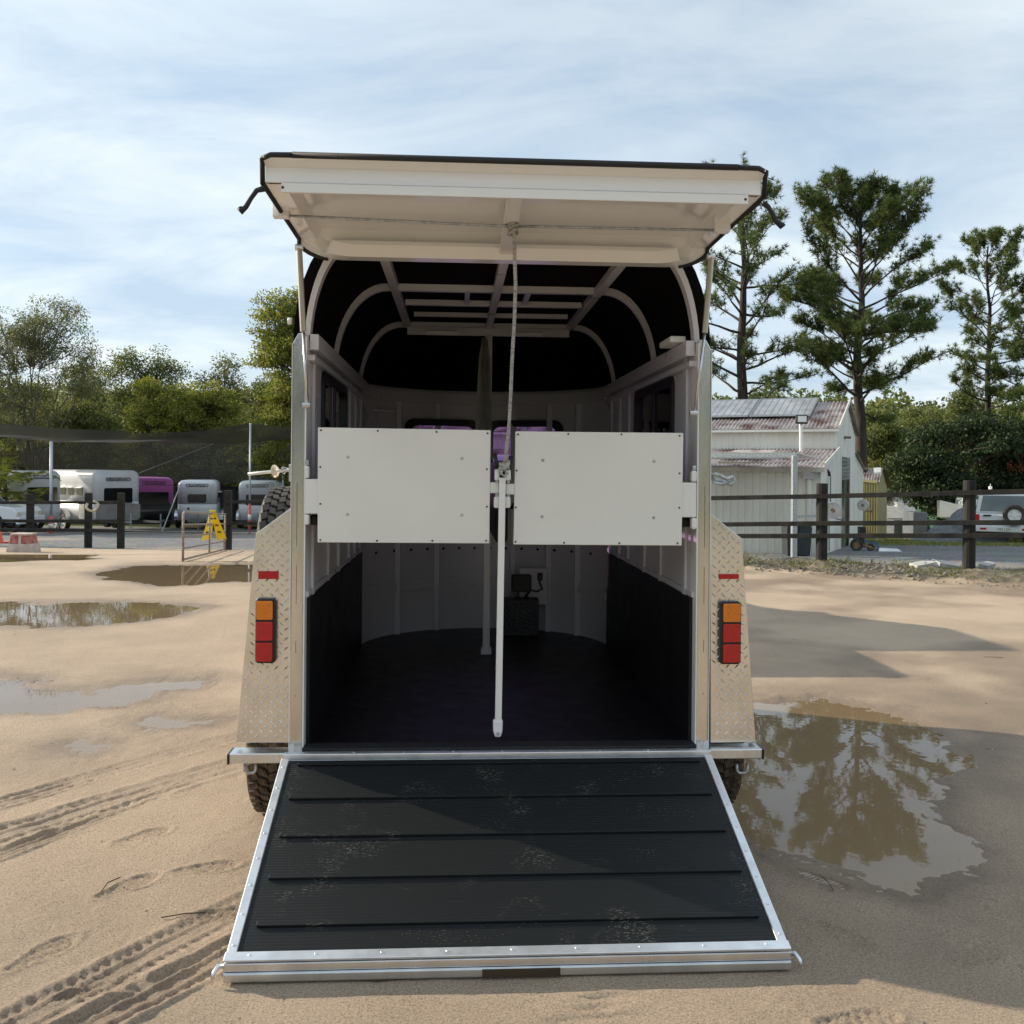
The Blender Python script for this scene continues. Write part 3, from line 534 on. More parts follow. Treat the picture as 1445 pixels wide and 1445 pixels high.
# mudguard ends of tread plate with lamps
for s in (-1, 1):
    if s < 0: pl = [onY(333, 1048, -0.03), onY(361, 753, -0.03), onY(410, 717, -0.03), onY(410.5, 1048, -0.03)]
    else: pl = [onY(1003, 1048, -0.03), onY(1002, 724, -0.03), onY(1047, 760, -0.03), onY(1066.5, 1047, -0.03)]
    g = MB().prism(pl, (0, 0.012, 0)).build('mudguard_end', M['plate'], TR, bevel=0.002)
    poly = [(p.x, p.z) for p in pl]; cx_ = sum(p[0] for p in poly) / 4; cz_ = sum(p[1] for p in poly) / 4
    shr = np.array([(cx_ + (x - cx_) * 0.90, cz_ + (z - cz_) * 0.975) for x, z in poly])
    def ins(u, v, shr=shr):
        return sdf(np.array([u]), np.array([v]), [tuple(q) for q in shr])[0] < -0.004
    lugs(MB(), lambda u, v, h_: (u, -0.0303 - h_, v), ins, min(p[0] for p in poly), max(p[0] for p in poly), 0.42, 1.5).build('tread_pattern', M['plate'], g, kind='stuff')
    # side skirt running forward
    for a_, b_ in ((0, 1), (1, 2)) if s < 0 else ((3, 2), (2, 1)):
        A, B = Vector(pl[a_]), Vector(pl[b_]); MB().prism([A, B, B + Vector((0, 1.75, 0)), A + Vector((0, 1.75, 0))] if s < 0 else [B, A, A + Vector((0, 1.75, 0)), B + Vector((0, 1.75, 0))], (-s * 0.006, 0, -0.002)).build('mudguard_side', M['plate'], g) if a_ in (1, 2) and b_ in (2, 1) and False else None
    A, B, C2 = (Vector(pl[0]), Vector(pl[1]), Vector(pl[2])) if s < 0 else (Vector(pl[3]), Vector(pl[2]), Vector(pl[1]))
    sk = MB(); e = Vector((0, 1.9, 0)); o1 = Vector((0, 0.013, 0))
    arch_ = [(0.0, A.z), (0.06, A.z), (0.10, 0.62), (0.24, 0.74), (0.45, 0.78), (0.66, 0.74), (0.82, 0.66), (0.98, 0.74), (1.2, 0.78), (1.42, 0.74), (1.56, 0.62), (1.62, A.z), (1.9, A.z)]
    def edge_x(z): return A.x + (B.x - A.x) * (z - A.z) / (B.z - A.z)
    for (y0, z0), (y1, z1) in zip(arch_[:-1], arch_[1:]):
        t_ = -s * 0.006; sk.hexa([(edge_x(z0), y0 - .017, z0), (edge_x(z1), y1 - .017, z1), (edge_x(z1) + t_, y1 - .017, z1), (edge_x(z0) + t_, y0 - .017, z0), (B.x, y0 - .017, B.z), (B.x, y1 - .017, B.z), (B.x + t_, y1 - .017, B.z), (B.x + t_, y0 - .017, B.z)])
    sk.hexa([B + o1, C2 + o1, C2 + e, B + e, B + o1 + Vector((0, 0, -.004)), C2 + o1 + Vector((0, 0, -.004)), C2 + e + Vector((0, 0, -.004)), B + e + Vector((0, 0, -.004))])
    sk.build('mudguard_side', M['plate'], g)
    lx0, lx1, lz1, lz0 = (361.5, 391, 844, 934.5) if s < 0 else (1013.5, 1044, 848, 936)
    a0 = onY(lx0, lz0, -0.032); a1 = onY(lx1, lz1, -0.032)
    rr = rounded_rect(a0.x, a1.x, a0.z, a1.z, 0.014)
    tl = MB().prism([(x, -0.033, z) for x, z in rr], (0, -0.022, 0)).build('tail_light', M['black'], TR, bevel=0.003)
    hh = (a1.z - a0.z); m_ = 0.008
    for k, mt in ((0, 'red'), (1, 'red'), (2, 'amber')):
        z0_ = a0.z + m_ + k * (hh - m_) / 3; z1_ = a0.z + (k + 1) * (hh - m_) / 3; ox = 0.004 * s
        le = MB().prism([(x, -0.0552, z) for x, z in rounded_rect(a0.x + m_ - (0.004 if s < 0 else -0.004), a1.x - m_ - (0.004 if s < 0 else -0.004), z0_, z1_, 0.007)], (0, -0.006, 0)).build('lens', M[mt], tl, bevel=0.002, label='amber indicator lens' if k == 2 else None)
        rbm = MB()
        for q in np.linspace(a0.x + m_ + 0.006, a1.x - m_ - 0.006, 9): rbm.box(q - 0.0009, q + 0.0009, -0.0618, -0.0611, z0_ + 0.006, z1_ - 0.006)
        rbm.build('lens_ribs', M[mt], tl, kind='stuff')
        mk = MB()
        for q in range(9): u = a0.x + 0.03 + rng.uniform(0, 0.025); v = z0_ + 0.02 + rng.uniform(0, 0.05); mk.box(u, u + rng.uniform(.002, .007), -0.0617, -0.0613, v, v + 0.0016)
        mk.build('lens_marking', M['brown'], tl, kind='stuff')
    r0 = onY(364.5 if s < 0 else 1014.5, 817, -0.034); r1 = onY(393 if s < 0 else 1042.5, 806 if s < 0 else 810, -0.034)
    MB().box(r0.x, r1.x, -0.038, -0.031, r0.z, r1.z).build('reflector', M['redr'], TR, bevel=0.002)
# bumper beam, hooks
b0 = onY(323, 1078, -0.09); b1 = onY(1076, 1051, -0.09)
bm = MB().box(b0.x, b1.x, -0.09, 0.0, b0.z, 0.407).build('bumper', M['alu'], TR, bevel=0.004)
for s, x in ((-1, b0.x), (1, b1.x)): MB().box(min(x, x + s * 0.007), max(x, x + s * 0.007), -0.092, 0.002, b0.z - 0.002, 0.405).build('end_cap', M['black'], bm)
for s, xa, xb in ((-1, 345, 361), (1, 1040, 1055)):
    p0 = onY(xa, 1078, -0.06); p1 = onY(xb, 1078, -0.06); z1 = onY(xa, 1091, -0.06).z
    MB().tube([p0, (p0.x, -0.06, z1 + .01), (p0.x + .01, -0.06, z1), (p1.x - .01, -0.06, z1), (p1.x, -0.06, z1 + .01), p1], 0.0055, 8).build('tie_hook', M['galv'], bm, smooth=True)
MB().box(-0.88, 0.86, -0.12, -0.0905, 0.386, 0.412).build('threshold_strip', M['alu_ramp'], bm, bevel=0.003)
MB().box(-W, W, -0.06, 0.02, 0.4085, 0.4165).build('sill_mat', M['rubber'], TR)
for s in (-1, 1): MB().box(min(s * W, s * (W - .0)) if s < 0 else s * W - 0.0, s * W + 0.0 if s > 0 else s * W + 0.0, 0, 0, 0, 0) if False else None
# chassis and drawbar
ch = MB()
for x in (-0.62, 0.62): ch.box(x - 0.03, x + 0.03, 0.0, 2.7, 0.27, 0.36)
for y in (0.4, 1.2, 2.0): ch.box(-0.8, 0.8, y, y + 0.05, 0.28, 0.355)
ch.beam((-0.62, 2.5, 0.31), (0, 3.95, 0.36), 0.06, 0.09); ch.beam((0.62, 2.5, 0.31), (0, 3.95, 0.36), 0.06, 0.09); ch.build('chassis', M['galv'], TR)
MB().tube([(0, 3.75, 0.05), (0, 3.75, 0.6)], 0.03, 10).build('jockey_stand', M['galv'], TR, smooth=True)
# wheels
def tyre_mb(Rr, w, blocks=46, rows=4, c=(0, 0, 0)):
    mb = MB(); h = w / 2; mb.lathe(c, (1, 0, 0), [(Rr * 0.60, -h * 0.8), (Rr * 0.80, -h), (Rr * 0.93, -h * 0.97), (Rr * 0.965, -h * 0.80), (Rr * 0.975, 0), (Rr * 0.965, h * 0.80), (Rr * 0.93, h * 0.97), (Rr * 0.80, h), (Rr * 0.60, h * 0.8)], 48)
    for r in range(rows):
        xc = (r - (rows - 1) / 2) * (w * 0.86 / rows); tw = w * 0.86 / rows * 0.40
        for k in range(blocks):
            t = 2 * math.pi * (k + (0.5 if r % 2 else 0)) / blocks; e = Vector((0, math.cos(t), math.sin(t))); tn = Vector((0, -math.sin(t), math.cos(t))); rr = Rr * (0.985 if 0 < r < rows - 1 else 0.972)
            sk = 0.35 * (1 if r % 2 else -1); mb.obox(Vector(c) + e * rr + Vector((xc, 0, 0)), Vector((tw, 0, 0)) + tn * tw * sk, tn * (math.pi * Rr / blocks * 0.72) + Vector((tw * 0.25, 0, 0)), e * Rr * 0.028)
    return mb
def rim_mb(r, w, s, spokes=6):
    mb = MB(); mb.lathe((0, 0, 0), (s, 0, 0), [(r, -w / 2), (r, w / 2), (r * 0.92, w / 2), (r * 0.85, w * 0.1), (r * 0.3, w * 0.2), (r * 0.25, w * 0.32), (0, w * 0.32)], 28)
    for k in range(spokes):
        t = 2 * math.pi * k / spokes; e = Vector((0, math.cos(t), math.sin(t))); mb.obox(e * r * 0.55 + Vector((s * w * 0.22, 0, 0)), e * r * 0.3, Vector((0, -math.sin(t), math.cos(t))) * r * 0.10, Vector((s * w * 0.1, 0, 0)))
    return mb
t_me = None
for s in (-1, 1):
    for yy in (0.47, 1.19):
        e = bpy.data.objects.new('wheel', None); COL.objects.link(e); e.parent = TR; e.location = (s * 0.99, yy, 0.325)
        if t_me is None: o = tyre_mb(0.335, 0.20).build('tyre', M['muddy'], e); t_me = o.data
        else: link('tyre', t_me, e)
        rim_mb(0.20, 0.17, s).build('rim', M['alu'], e)
sp = bpy.data.objects.new('spare_wheel', None); COL.objects.link(sp); sp.parent = TR; sp.location = (-0.972, 0.52, 1.125)
tyre_mb(0.345, 0.195, 44, 5).build('tyre', M['tyre'], sp); rim_mb(0.20, 0.17, -1).build('rim', M['alu'], sp)
MB().beam((-WO, 0.52, 1.145), (-0.98, 0.52, 1.145), 0.08, 0.08).build('spare_bracket', M['galv'], TR)
# side latch fittings on the posts
p0 = onY(350, 669, -0.01); p1 = onY(410, 663, -0.01); ar = MB().tube([p0, p1], 0.0065, 8).build('side_marker_arm', M['panel'], TR, smooth=True)
c_ = onY(388, 665, -0.01); MB().lathe(c_, (1, -0.5, 0.15), [(0, -0.008), (0.018, -0.008), (0.027, 0.0), (0.018, 0.009), (0, 0.009)], 16).build('marker_lens', M['clear'], ar, smooth=True)
MB().box(-WO - 0.012, -WO - 0.003, -0.03, 0.02, 1.505, 1.575).build('arm_bracket', M['alu'], ar, bevel=0.002)
MB().tube([onY(396, 665, -0.01), onY(400, 660, -0.012), onY(405, 661, -0.01), onY(400, 668, -0.01)], 0.006, 6).build('arm_clip', M['galv'], ar, smooth=True)
MB().box(-WO - 0.018, -WO - 0.003, -0.01, 0.02, onY(405, 634, 0).z, onY(405, 627, 0).z).build('door_stop', M['black'], TR)
ck = [onY(1003, 670, 0), onY(1010, 669, -0.02), onY(1018, 672, 0), onY(1026, 676, -0.02), onY(1033, 673, 0), onY(1037, 679, 0), onY(1032, 684, 0), onY(1022, 681, 0.02), onY(1010, 677, 0), onY(1003, 671, 0.02), onY(1008, 681, 0), onY(1019, 683, -0.01), onY(1028, 680, 0)]
MB().tube(ck, 0.008, 7).build('chain_clip', M['galv'], TR, smooth=True)
# breeching panels
def screws(mb, pts, y, r=0.0065):
    for p in pts: mb.lathe((p.x, y, p.z), (0, -1, 0), [(0, 0.003), (r * 0.8, 0.003), (r, 0)], 8)
    return mb
def bp_(corners, smalls, bigs):
    (x0, y0), (x1, y1), (x2, y2), (x3, y3) = corners
    q = [onY(x0, y0, -0.06), onY(x1, y1, -0.06), onY(x2, y2, -0.06), onY(x3, y3, -0.06)]
    o = MB().prism(q[::-1], (0, 0.022, 0)).build('breech_panel', M['panel'], TR, bevel=0.003)
    for (a, b) in smalls: screws(MB(), [onY(a, b, -0.06)], -0.0602, 0.0042).build('screw', M['black'], o)
    for (a, b) in bigs: screws(MB(), [onY(a, b, -0.06)], -0.0602, 0.0068).build('screw', M['galv'], o)
    return o
bl_ = bp_(((448.5, 603), (692.5, 607), (690.5, 767), (448, 765.5)), ((453, 607), (533, 608), (616, 609.5), (688, 611.5), (452, 659), (687, 662), (452, 711), (687, 715), (452, 762), (532, 763), (610, 763), (686, 763)), ((491, 645), (652, 647), (490.5, 726), (651.5, 727)))
br_ = bp_(((727.5, 608.5), (964.5, 611), (962, 770), (724.5, 768.5)), ((731, 613), (802, 612.5), (877, 613), (959, 615), (729, 664), (959, 668), (728, 716), (958.5, 716.5), (727.5, 764.5), (796, 766), (874, 766.5), (956, 766.5)), ((766, 649.5), (923, 651), (765, 729), (922.5, 730.5)))
def bxp(xa, ya, xb, yb, yy, d, name, m, par, bev=0.004):
    a, b = onY(xa, yb, yy), onY(xb, ya, yy); return MB().box(a.x, b.x, yy, yy + d, a.z, b.z).build(name, m, par, bevel=bev)
bxp(430, 676, 450, 725, -0.045, 0.03, 'hinge_plate', M['white'], bl_); bxp(429, 657, 436, 675, -0.05, 0.035, 'hinge_knuckle', M['white'], bl_, 0.008); bxp(429, 726, 436, 741, -0.05, 0.035, 'hinge_knuckle', M['white'], bl_, 0.008)
bxp(430.5, 649, 436, 657, -0.045, 0.02, 'hinge_pin', M['galv'], bl_); bxp(960, 681, 983, 730, -0.045, 0.03, 'hinge_plate', M['white'], br_); bxp(976, 664, 984, 680, -0.05, 0.035, 'hinge_knuckle', M['white'], br_, 0.008)
bxp(976, 731, 984, 747, -0.05, 0.035, 'hinge_knuckle', M['white'], br_, 0.008); bxp(977, 657, 983, 664, -0.045, 0.02, 'hinge_pin', M['galv'], br_)
bxp(691, 680.5, 704, 696, -0.055, 0.03, 'latch_plate', M['white'], bl_); bxp(714, 682.5, 727, 698, -0.055, 0.03, 'latch_plate', M['white'], br_)
for q in ((698, 662, 705, 678), (697, 701, 705, 717)): bxp(*q, -0.07, 0.035, 'latch_knuckle', M['white'], bl_, 0.006)
for q in ((713, 663, 721, 678), (712.5, 701, 720.5, 717)): bxp(*q, -0.07, 0.035, 'latch_knuckle', M['white'], br_, 0.006)
for a in ((701, 655, 698, 641), (719, 656, 721, 643)): MB().tube([onY(a[0], 664, -0.05), onY(a[0], a[1], -0.05), onY(a[2], a[3], -0.05)], [0.006, 0.007, 0.009], 8).build('latch_handle', M['black'], bl_ if a[0] < 710 else br_, smooth=True)
for q in ((699, 678, 703, 681), (699, 696, 703, 701), (715.5, 678, 719.5, 682), (715.5, 698, 719.5, 701)): bxp(*q, -0.06, 0.02, 'latch_pin', M['galv'], bl_ if q[0] < 710 else br_, 0)
pa, pb = onY(709, 674, -0.085), onY(703, 1022, -0.085); MB().beam(pa, pb, 0.027, 0.027, up=(0, 1, 0)).build('centre_pole', M['white'], TR, bevel=0.004)
f0 = onY(702.5, 1015, -0.085); cf = MB().prism([(f0.x + x, -0.10, f0.z + z) for x, z in ((-0.02, 0), (0.02, 0), (0.019, -0.045), (0.012, -0.07), (-0.012, -0.07), (-0.019, -0.045))], (0, 0.032, 0)).build('pole_foot', M['white'], TR, bevel=0.006)
MB().lathe((f0.x, -0.102, f0.z - 0.055), (0, -1, 0), [(0, 0.004), (0.007, 0.004), (0.008, 0)], 10).build('foot_stud', M['galv'], cf)
# centre divider with black pad, its pole and hanging curtain
MB().box(-0.028, 0.028, 0.12, 1.96, 1.24, 1.60).build('divider_pad', M['kick'], TR, bevel=0.02)
dp = MB().box(-0.022, 0.022, 1.96, 2.0, 0.44, 2.40).build('divider_pole', M['iwhite'], TR, bevel=0.003); MB().box(-0.032, 0.032, 1.95, 2.01, 0.405, 0.445).build('pole_foot', M['iwhite'], dp)
cu = MB(); n_ = 9
for k in range(n_):
    a = k / n_; b = (k + 1) / n_
    for (z0, z1, w0, w1) in ((2.38, 2.25, 0.03, 0.07), (2.25, 1.62, 0.07, 0.12)):
        f_ = lambda t, w: (-w / 2 - 0.028 + w * t, 1.93 + 0.012 * math.sin(t * 31)); A = f_(a, w0); B = f_(b, w0); C2 = f_(b, w1); D2 = f_(a, w1)
        cu.poly([(A[0], A[1], z0), (B[0], B[1], z0), (C2[0], C2[1], z1), (D2[0], D2[1], z1)])
cu.build('divider_curtain', mat('grey_curtain', (0.38, 0.37, 0.33), 0.85, var=0.15, vs=8), TR)
MB().tube([onY(436, 620, 0.3), onY(441, 622, 0.3), onY(438, 632, 0.3), onY(441, 640, 0.3), onY(437, 643, 0.3)], 0.006, 6).build('grab_handle', M['black'], TR, smooth=True)
for (a, b, c, d) in ((438, 727, 448, 741), (963, 730, 974, 744)): bxp(a, b, c, d, 0.02, 0.05, 'rubber_stop', M['black'], TR, 0.006)
# lid (raised top hatch)
LX = 0.843; YL = -0.755
arcp = [(-LX, YL, 2.508), (-LX, -0.035, 2.500)] + [(-0.67 - 0.18 * math.cos(a), -0.03 + 0.035 * math.sin(a), 2.425 + 0.075 * (1 - math.sin(a))) for a in np.linspace(0.18, math.pi / 2, 9)]
outl = arcp + [(-x, y, z) for x, y, z in arcp[::-1]]; k = len(outl)
def topz(z): return z + 0.078
LID = MB().prism([(x, y, topz(z)) for x, y, z in outl], (0, 0, 0.010)).build('rear_hatch', M['gel'], TR)
sk = MB(); rm = MB(); ln = MB(); ins_ = []
for x, y, z in outl:
    t_ = np.clip((y + 0.04) / 0.05, 0, 1); ins_.append(((x * (1 - 0.062 / LX), y - 0.075 * (abs(x) < 0.8) * t_, z + 0.002 * 0), (x * (1 - 0.082 / LX), y - 0.10 * (abs(x) < 0.8) * t_, z + 0.045)))
for i in range(k - 1):
    (ax, ay, az), (bx_, by, bz) = outl[i], outl[i + 1]; f = lambda x, y: (x * 0.985, y - (0.010 if y > -0.2 else 0)); (cx, cy), (dx, dy) = f(bx_, by), f(ax, ay)
    sk.hexa([(ax, ay, az), (bx_, by, bz), (cx, cy, bz), (dx, dy, az), (ax, ay, topz(az)), (bx_, by, topz(bz)), (cx, cy, topz(bz)), (dx, dy, topz(az))])
    (p0, q0), (p1, q1) = ins_[i], ins_[i + 1]; rm.poly([(ax, ay, az - .001), p0, p1, (bx_, by, bz - .001)]); rm.poly([p0, q0, q1, p1])
h_ = k // 2
for i in range(h_): 
    if i + 1 < h_: ln.poly([ins_[i][1], ins_[i + 1][1], ins_[k - 2 - i][1], ins_[k - 1 - i][1]])
sk.build('hatch_skirt', M['gel'], LID); rm.build('hatch_rim', M['gel'], LID); ln.build('hatch_liner', M['gel'], LID)
MB().box(-LX + 0.004, LX - 0.004, YL - 0.012, YL, 2.510, 2.570).build('hatch_lip', M['gel'], LID, bevel=0.003)
MB().prism([(-LX + 0.004, YL - 0.012, 2.560), (-LX + 0.004, YL - 0.058, 2.577), (-LX + 0.004, YL - 0.058, 2.584), (-LX + 0.004, YL, 2.584), (-LX + 0.004, YL, 2.560)], (2 * LX - 0.008, 0, 0)).build('hatch_lip', M['gel'], LID)
MB().box(-0.785, 0.79, YL - 0.026, YL - 0.0125, 2.474, 2.506).build('cross_bar', M['white'], LID, bevel=0.002)
for x in (-0.78, 0.78): MB().lathe((x, YL - 0.0262, 2.49), (0, -1, 0), [(0, .002), (.004, .002), (.005, 0)], 8).build('screw', M['black'], LID)
MB().prism([(-0.028, YL, 2.545), (0.028, YL, 2.545), (0.028, -0.07, 2.474), (-0.028, -0.07, 2.474)], (0, 0, -0.030)).build('hatch_stiffener', M['gel'], LID, bevel=0.003)
sl = MB().tube([(-LX + .1, YL - 0.064, 2.586), (LX - .1, YL - 0.064, 2.586)], 0.011, 8)
sl.tube([(-LX + .1, YL - 0.064, 2.586), (-LX + 0.03, YL - 0.060, 2.586), (-LX - 0.002, YL - 0.045, 2.578), (-LX - 0.006, YL - 0.02, 2.57), (-LX - 0.006, YL - 0.012, 2.507), (-LX - 0.005, -0.04, 2.498)] + [(x * 1.004, y, z - .003) for x, y, z in arcp[2:9]], 0.009, 8)
sl.tube([(LX - .1, YL - 0.064, 2.586), (LX - 0.03, YL - 0.060, 2.586), (LX + 0.002, YL - 0.045, 2.578), (LX + 0.006, YL - 0.02, 2.57), (LX + 0.006, YL - 0.012, 2.507), (LX + 0.005, -0.04, 2.498)] + [(-x * 1.004, y, z - .003) for x, y, z in arcp[2:9]], 0.009, 8)
sl.build('rubber_seal', M['rubber'], LID, smooth=True)
for s, a in ((-1, ((373, 266), (362, 269), (354, 280), (347, 292), (341, 298), (338, 293))), (1, ((1078, 287), (1084, 292), (1089, 300), (1095, 312), (1103, 319), (1105, 316)))):
    MB().tube([onY(q[0], q[1], -0.77) for q in a], [0.011, 0.009, 0.008, 0.009, 0.012, 0.010], 8).build('latch_hook', M['rubber'], LID, smooth=True)
ka, kb = onY(397, 304, -0.42), onY(1018, 325, -0.42); kc = onY(724, 319, -0.42); kd = onY(712, 319, -0.42)
MB().tube([ka, kd, kc], 0.0055, 6).build('lock_rod', M['galv'], LID, smooth=True); MB().tube([kc, kb], 0.0055, 6).build('lock_rod', M['galv'], LID, smooth=True)
for p in (ka, kb): MB().box(p.x - 0.03, p.x + 0.03, p.y - 0.02, p.y + 0.02, p.z - 0.01, 2.535).build('rod_bracket', M['white'], LID, bevel=0.004)
MB().box(kc.x - 0.014, kc.x + 0.014, kc.y - 0.01, kc.y + 0.02, kc.z - 0.01, 2.535).build('rod_bracket', M['galv'], LID)
for x in (-0.4, 0.4): MB().box(x - .06, x + .06, -0.01, 0.05, 2.52, 2.528).build('hatch_hinge', M['white'], LID, bevel=0.004)
# gas struts
for s, a, b, c, bk in ((-1, (422, 349), (428, 468), (434, 572), M['brown']), (1, (1003.5, 362), (994.5, 470), (980, 583), M['brown'])):
    A, B, C2 = onY(a[0], a[1], -0.10), onY(b[0], b[1], -0.075), onY(c[0], c[1], -0.055)
    g = MB().tube([A, B], 0.0125, 12).build('gas_strut', mat('strut_body_metal', (0.50, 0.45, 0.38), 0.3, 0.8, var=0.05), TR, smooth=False)
    MB().tube([B, C2], 0.006, 8).build('strut_rod', M['alu'], g, smooth=True); MB().lathe(C2, (1, 0, 0), [(0, -0.02), (0.011, -0.02), (0.011, 0.012), (0, 0.012)], 12).build('strut_end', M['alu'], g); MB().lathe(A, (1, 0, 0), [(0, -0.015), (0.013, -0.015), (0.013, 0.015), (0, 0.015)], 12).build('strut_end', M['alu'], g)
# ramp
TL, TRt = onY(410.5, 1058, -0.095), onY(1001.5, 1056, -0.095); hw = 0.872
A_ = Vector((0, -0.125, 0.392)); B_ = Vector((0, -1.045, 0.066)); dr = (B_ - A_); rl = dr.length; dr.normalize(); nr = Vector((0, -dr.z, dr.y)) * -1
nr = Vector((1, 0, 0)).cross(dr); nr = nr if nr.z > 0 else -nr
def rp3(x, s_, h_=0.0): q = A_ + dr * s_ + nr * h_; return Vector((x - 0.013, q.y, q.z))
def rbox(x0, x1, s0, s1, h0, h1): return [rp3(x0, s1, h0), rp3(x1, s1, h0), rp3(x1, s0, h0), rp3(x0, s0, h0), rp3(x0, s1, h1), rp3(x1, s1, h1), rp3(x1, s0, h1), rp3(x0, s0, h1)]
def mat_rubber_ramp():
    m, t, b = new_mat('ribbed_ramp_rubber'); N = t.nodes.new; L = t.links.new; ge = N('ShaderNodeTexCoord'); pos = ge.outputs['Object']
    n = N('ShaderNodeTexNoise'); n.inputs['Scale'].default_value = 5.5; n.inputs['Detail'].default_value = 3; L(pos, n.inputs['Vector'])
    n2 = N('ShaderNodeTexNoise'); n2.inputs['Scale'].default_value = 120; n2.inputs['Detail'].default_value = 1; mp = N('ShaderNodeMapping'); mp.inputs['Scale'].default_value = (0.7, 1.5, 1.5); L(pos, mp.inputs[0]); L(mp.outputs[0], n2.inputs['Vector'])
    r1 = N('ShaderNodeValToRGB'); r1.color_ramp.elements[0].position = 0.57; r1.color_ramp.elements[1].position = 0.72; L(n.outputs[0], r1.inputs[0])
    r2 = N('ShaderNodeValToRGB'); r2.color_ramp.elements[0].position = 0.56; r2.color_ramp.elements[1].position = 0.66; L(n2.outputs[0], r2.inputs[0])
    mu = N('ShaderNodeMath'); mu.operation = 'MULTIPLY'; L(r1.outputs[0], mu.inputs[0]); L(r2.outputs[0], mu.inputs[1]); mu2 = N('ShaderNodeMath'); mu2.operation = 'MULTIPLY'; mu2.inputs[1].default_value = 0.55; L(mu.outputs[0], mu2.inputs[0])
    mx = N('ShaderNodeMix'); mx.data_type = 'RGBA'; mx.inputs['A'].default_value = (0.010, 0.012, 0.013, 1); mx.inputs['B'].default_value = (0.20, 0.18, 0.15, 1); L(mu2.outputs[0], mx.inputs['Factor']); L(mx.outputs['Result'], b.inputs['Base Color'])
    w = N('ShaderNodeTexWave'); w.bands_direction = 'Y'; w.inputs['Scale'].default_value = 26; w.inputs['Distortion'].default_value = 0.0; L(pos, w.inputs['Vector'])
    bp = N('ShaderNodeBump'); bp.inputs['Strength'].default_value = 0.35; bp.inputs['Distance'].default_value = 0.002; L(w.outputs[0], bp.inputs['Height']); L(bp.outputs[0], b.inputs['Normal'])
    b.inputs['Roughness'].default_value = 0.55; b.inputs['Specular IOR Level'].default_value = 0.28; return m
RM = mat_rubber_ramp()
ramp = MB().hexa(rbox(-hw + 0.03, hw - 0.03, 0.0, rl, -0.05, -0.004)).build('ramp', M['alu_ramp'], TR)
MB().hexa(rbox(-hw + 0.026, hw - 0.026, 0.012, rl - 0.03, -0.003, 0.004)).build('rubber_mat', RM, ramp, bevel=0.001)
for sy in (1080, 1127, 1180, 1238, 1304):
    # find the slope distance that projects on that row
    best = min(np.linspace(0, rl, 600), key=lambda s_: abs((lambda q: 663 - (q.z - CAM.z) * F / ((q - CAM).dot(FWD)))(rp3(0, s_)) - sy + 0.0))
    MB().hexa(rbox(-hw + 0.07, hw - 0.06, best - 0.022, best, 0.0045, 0.013)).build('ramp_batten', RM, ramp, bevel=0.002)
for s in (-1, 1):
    x0, x1 = sorted((s * hw, s * (hw - 0.032))); sr = MB().hexa(rbox(x0, x1, 0.0, rl, -0.055, 0.008)).build('ramp_side_rail', M['alu_ramp'], ramp, bevel=0.003)
    for s_ in np.linspace(0.06, rl - 0.05, 8): q = rp3(s * (hw - 0.016), s_, 0.0085); MB().lathe(q, nr, [(0, 0.0025), (0.0035, 0.0025), (0.005, 0)], 8).build('rivet', M['alu_ramp'], sr)
fe = MB().hexa(rbox(-hw - 0.003, hw + 0.003, rl - 0.024, rl + 0.010, -0.0, 0.009)).build('ramp_front_rail', M['alu_ramp'], ramp, bevel=0.002)
for x in np.linspace(-0.8, 0.8, 9): q = rp3(x, rl - 0.010, 0.0095); MB().lathe(q, nr, [(0, 0.0015), (0.003, 0.0015), (0.0045, 0)], 8).build('rivet', M['alu_ramp'], fe)
for x in np.linspace(-0.8, 0.8, 9): MB().lathe((x, -0.1055, 0.4125), (0, 0, 1), [(0, 0.0025), (0.004, 0.0025), (0.006, 0)], 8).build('rivet', M['galv'], TR)
yl = rp3(0, rl + 0.012).y; zt_ = rp3(0, rl + 0.012, 0.0).z
MB().box(-hw - 0.015, hw - 0.011, yl - 0.001, yl + 0.04, zt_ - 0.026, zt_ - 0.001).build('ramp_lip', M['alu'], ramp, bevel=0.003)
MB().box(-hw - 0.015, hw - 0.011, yl - 0.008, yl + 0.04, 0.006, zt_ - 0.027).build('ramp_lip', M['alu'], ramp, bevel=0.005)
MB().box(-0.105, 0.135, yl - 0.0115, yl - 0.0082, 0.008, zt_ - 0.030).build('blank_plate', M['brown'], ramp)
for s in (-1, 1):
    x = s * (hw + 0.004) - 0.013; MB().tube([(x, yl + 0.03, 0.04), (x + s * 0.018, yl + 0.02, 0.045), (x + s * 0.026, yl, 0.035), (x + s * 0.028, yl - 0.01, 0.02)], [0.008, 0.007, 0.006, 0.005], 8).build('latch_hook', M['alu'], ramp, smooth=True)
gr_ = MB(); cl = rng.uniform(-0.7, 0.7, (16, 2))
for i in range(520):
    c = cl[i % 16]; x_ = c[0] + rng.normal(0, 0.045); s_ = (c[1] + 0.7) / 1.4 * (rl - .12) + 0.06 + rng.normal(0, 0.02)
    if abs(x_) > hw - .05 or not (.02 < s_ < rl - .04): continue
    q = rp3(x_, s_, 0.0045); e_ = rng.uniform(0.0006, 0.0016); n0 = len(gr_.v); gr_.v += [tuple(q + Vector(d_) * e_) for d_ in ((1, 0, 0), (-.5, .8, 0), (-.5, -.8, 0), (0, 0, 1))]; gr_.f += [(n0, n0 + 1, n0 + 3), (n0 + 1, n0 + 2, n0 + 3), (n0 + 2, n0, n0 + 3)]
gr_.build('sand_grains', mat('dry_sand_grains', (0.34, 0.28, 0.21), 0.9), ramp, kind='stuff')
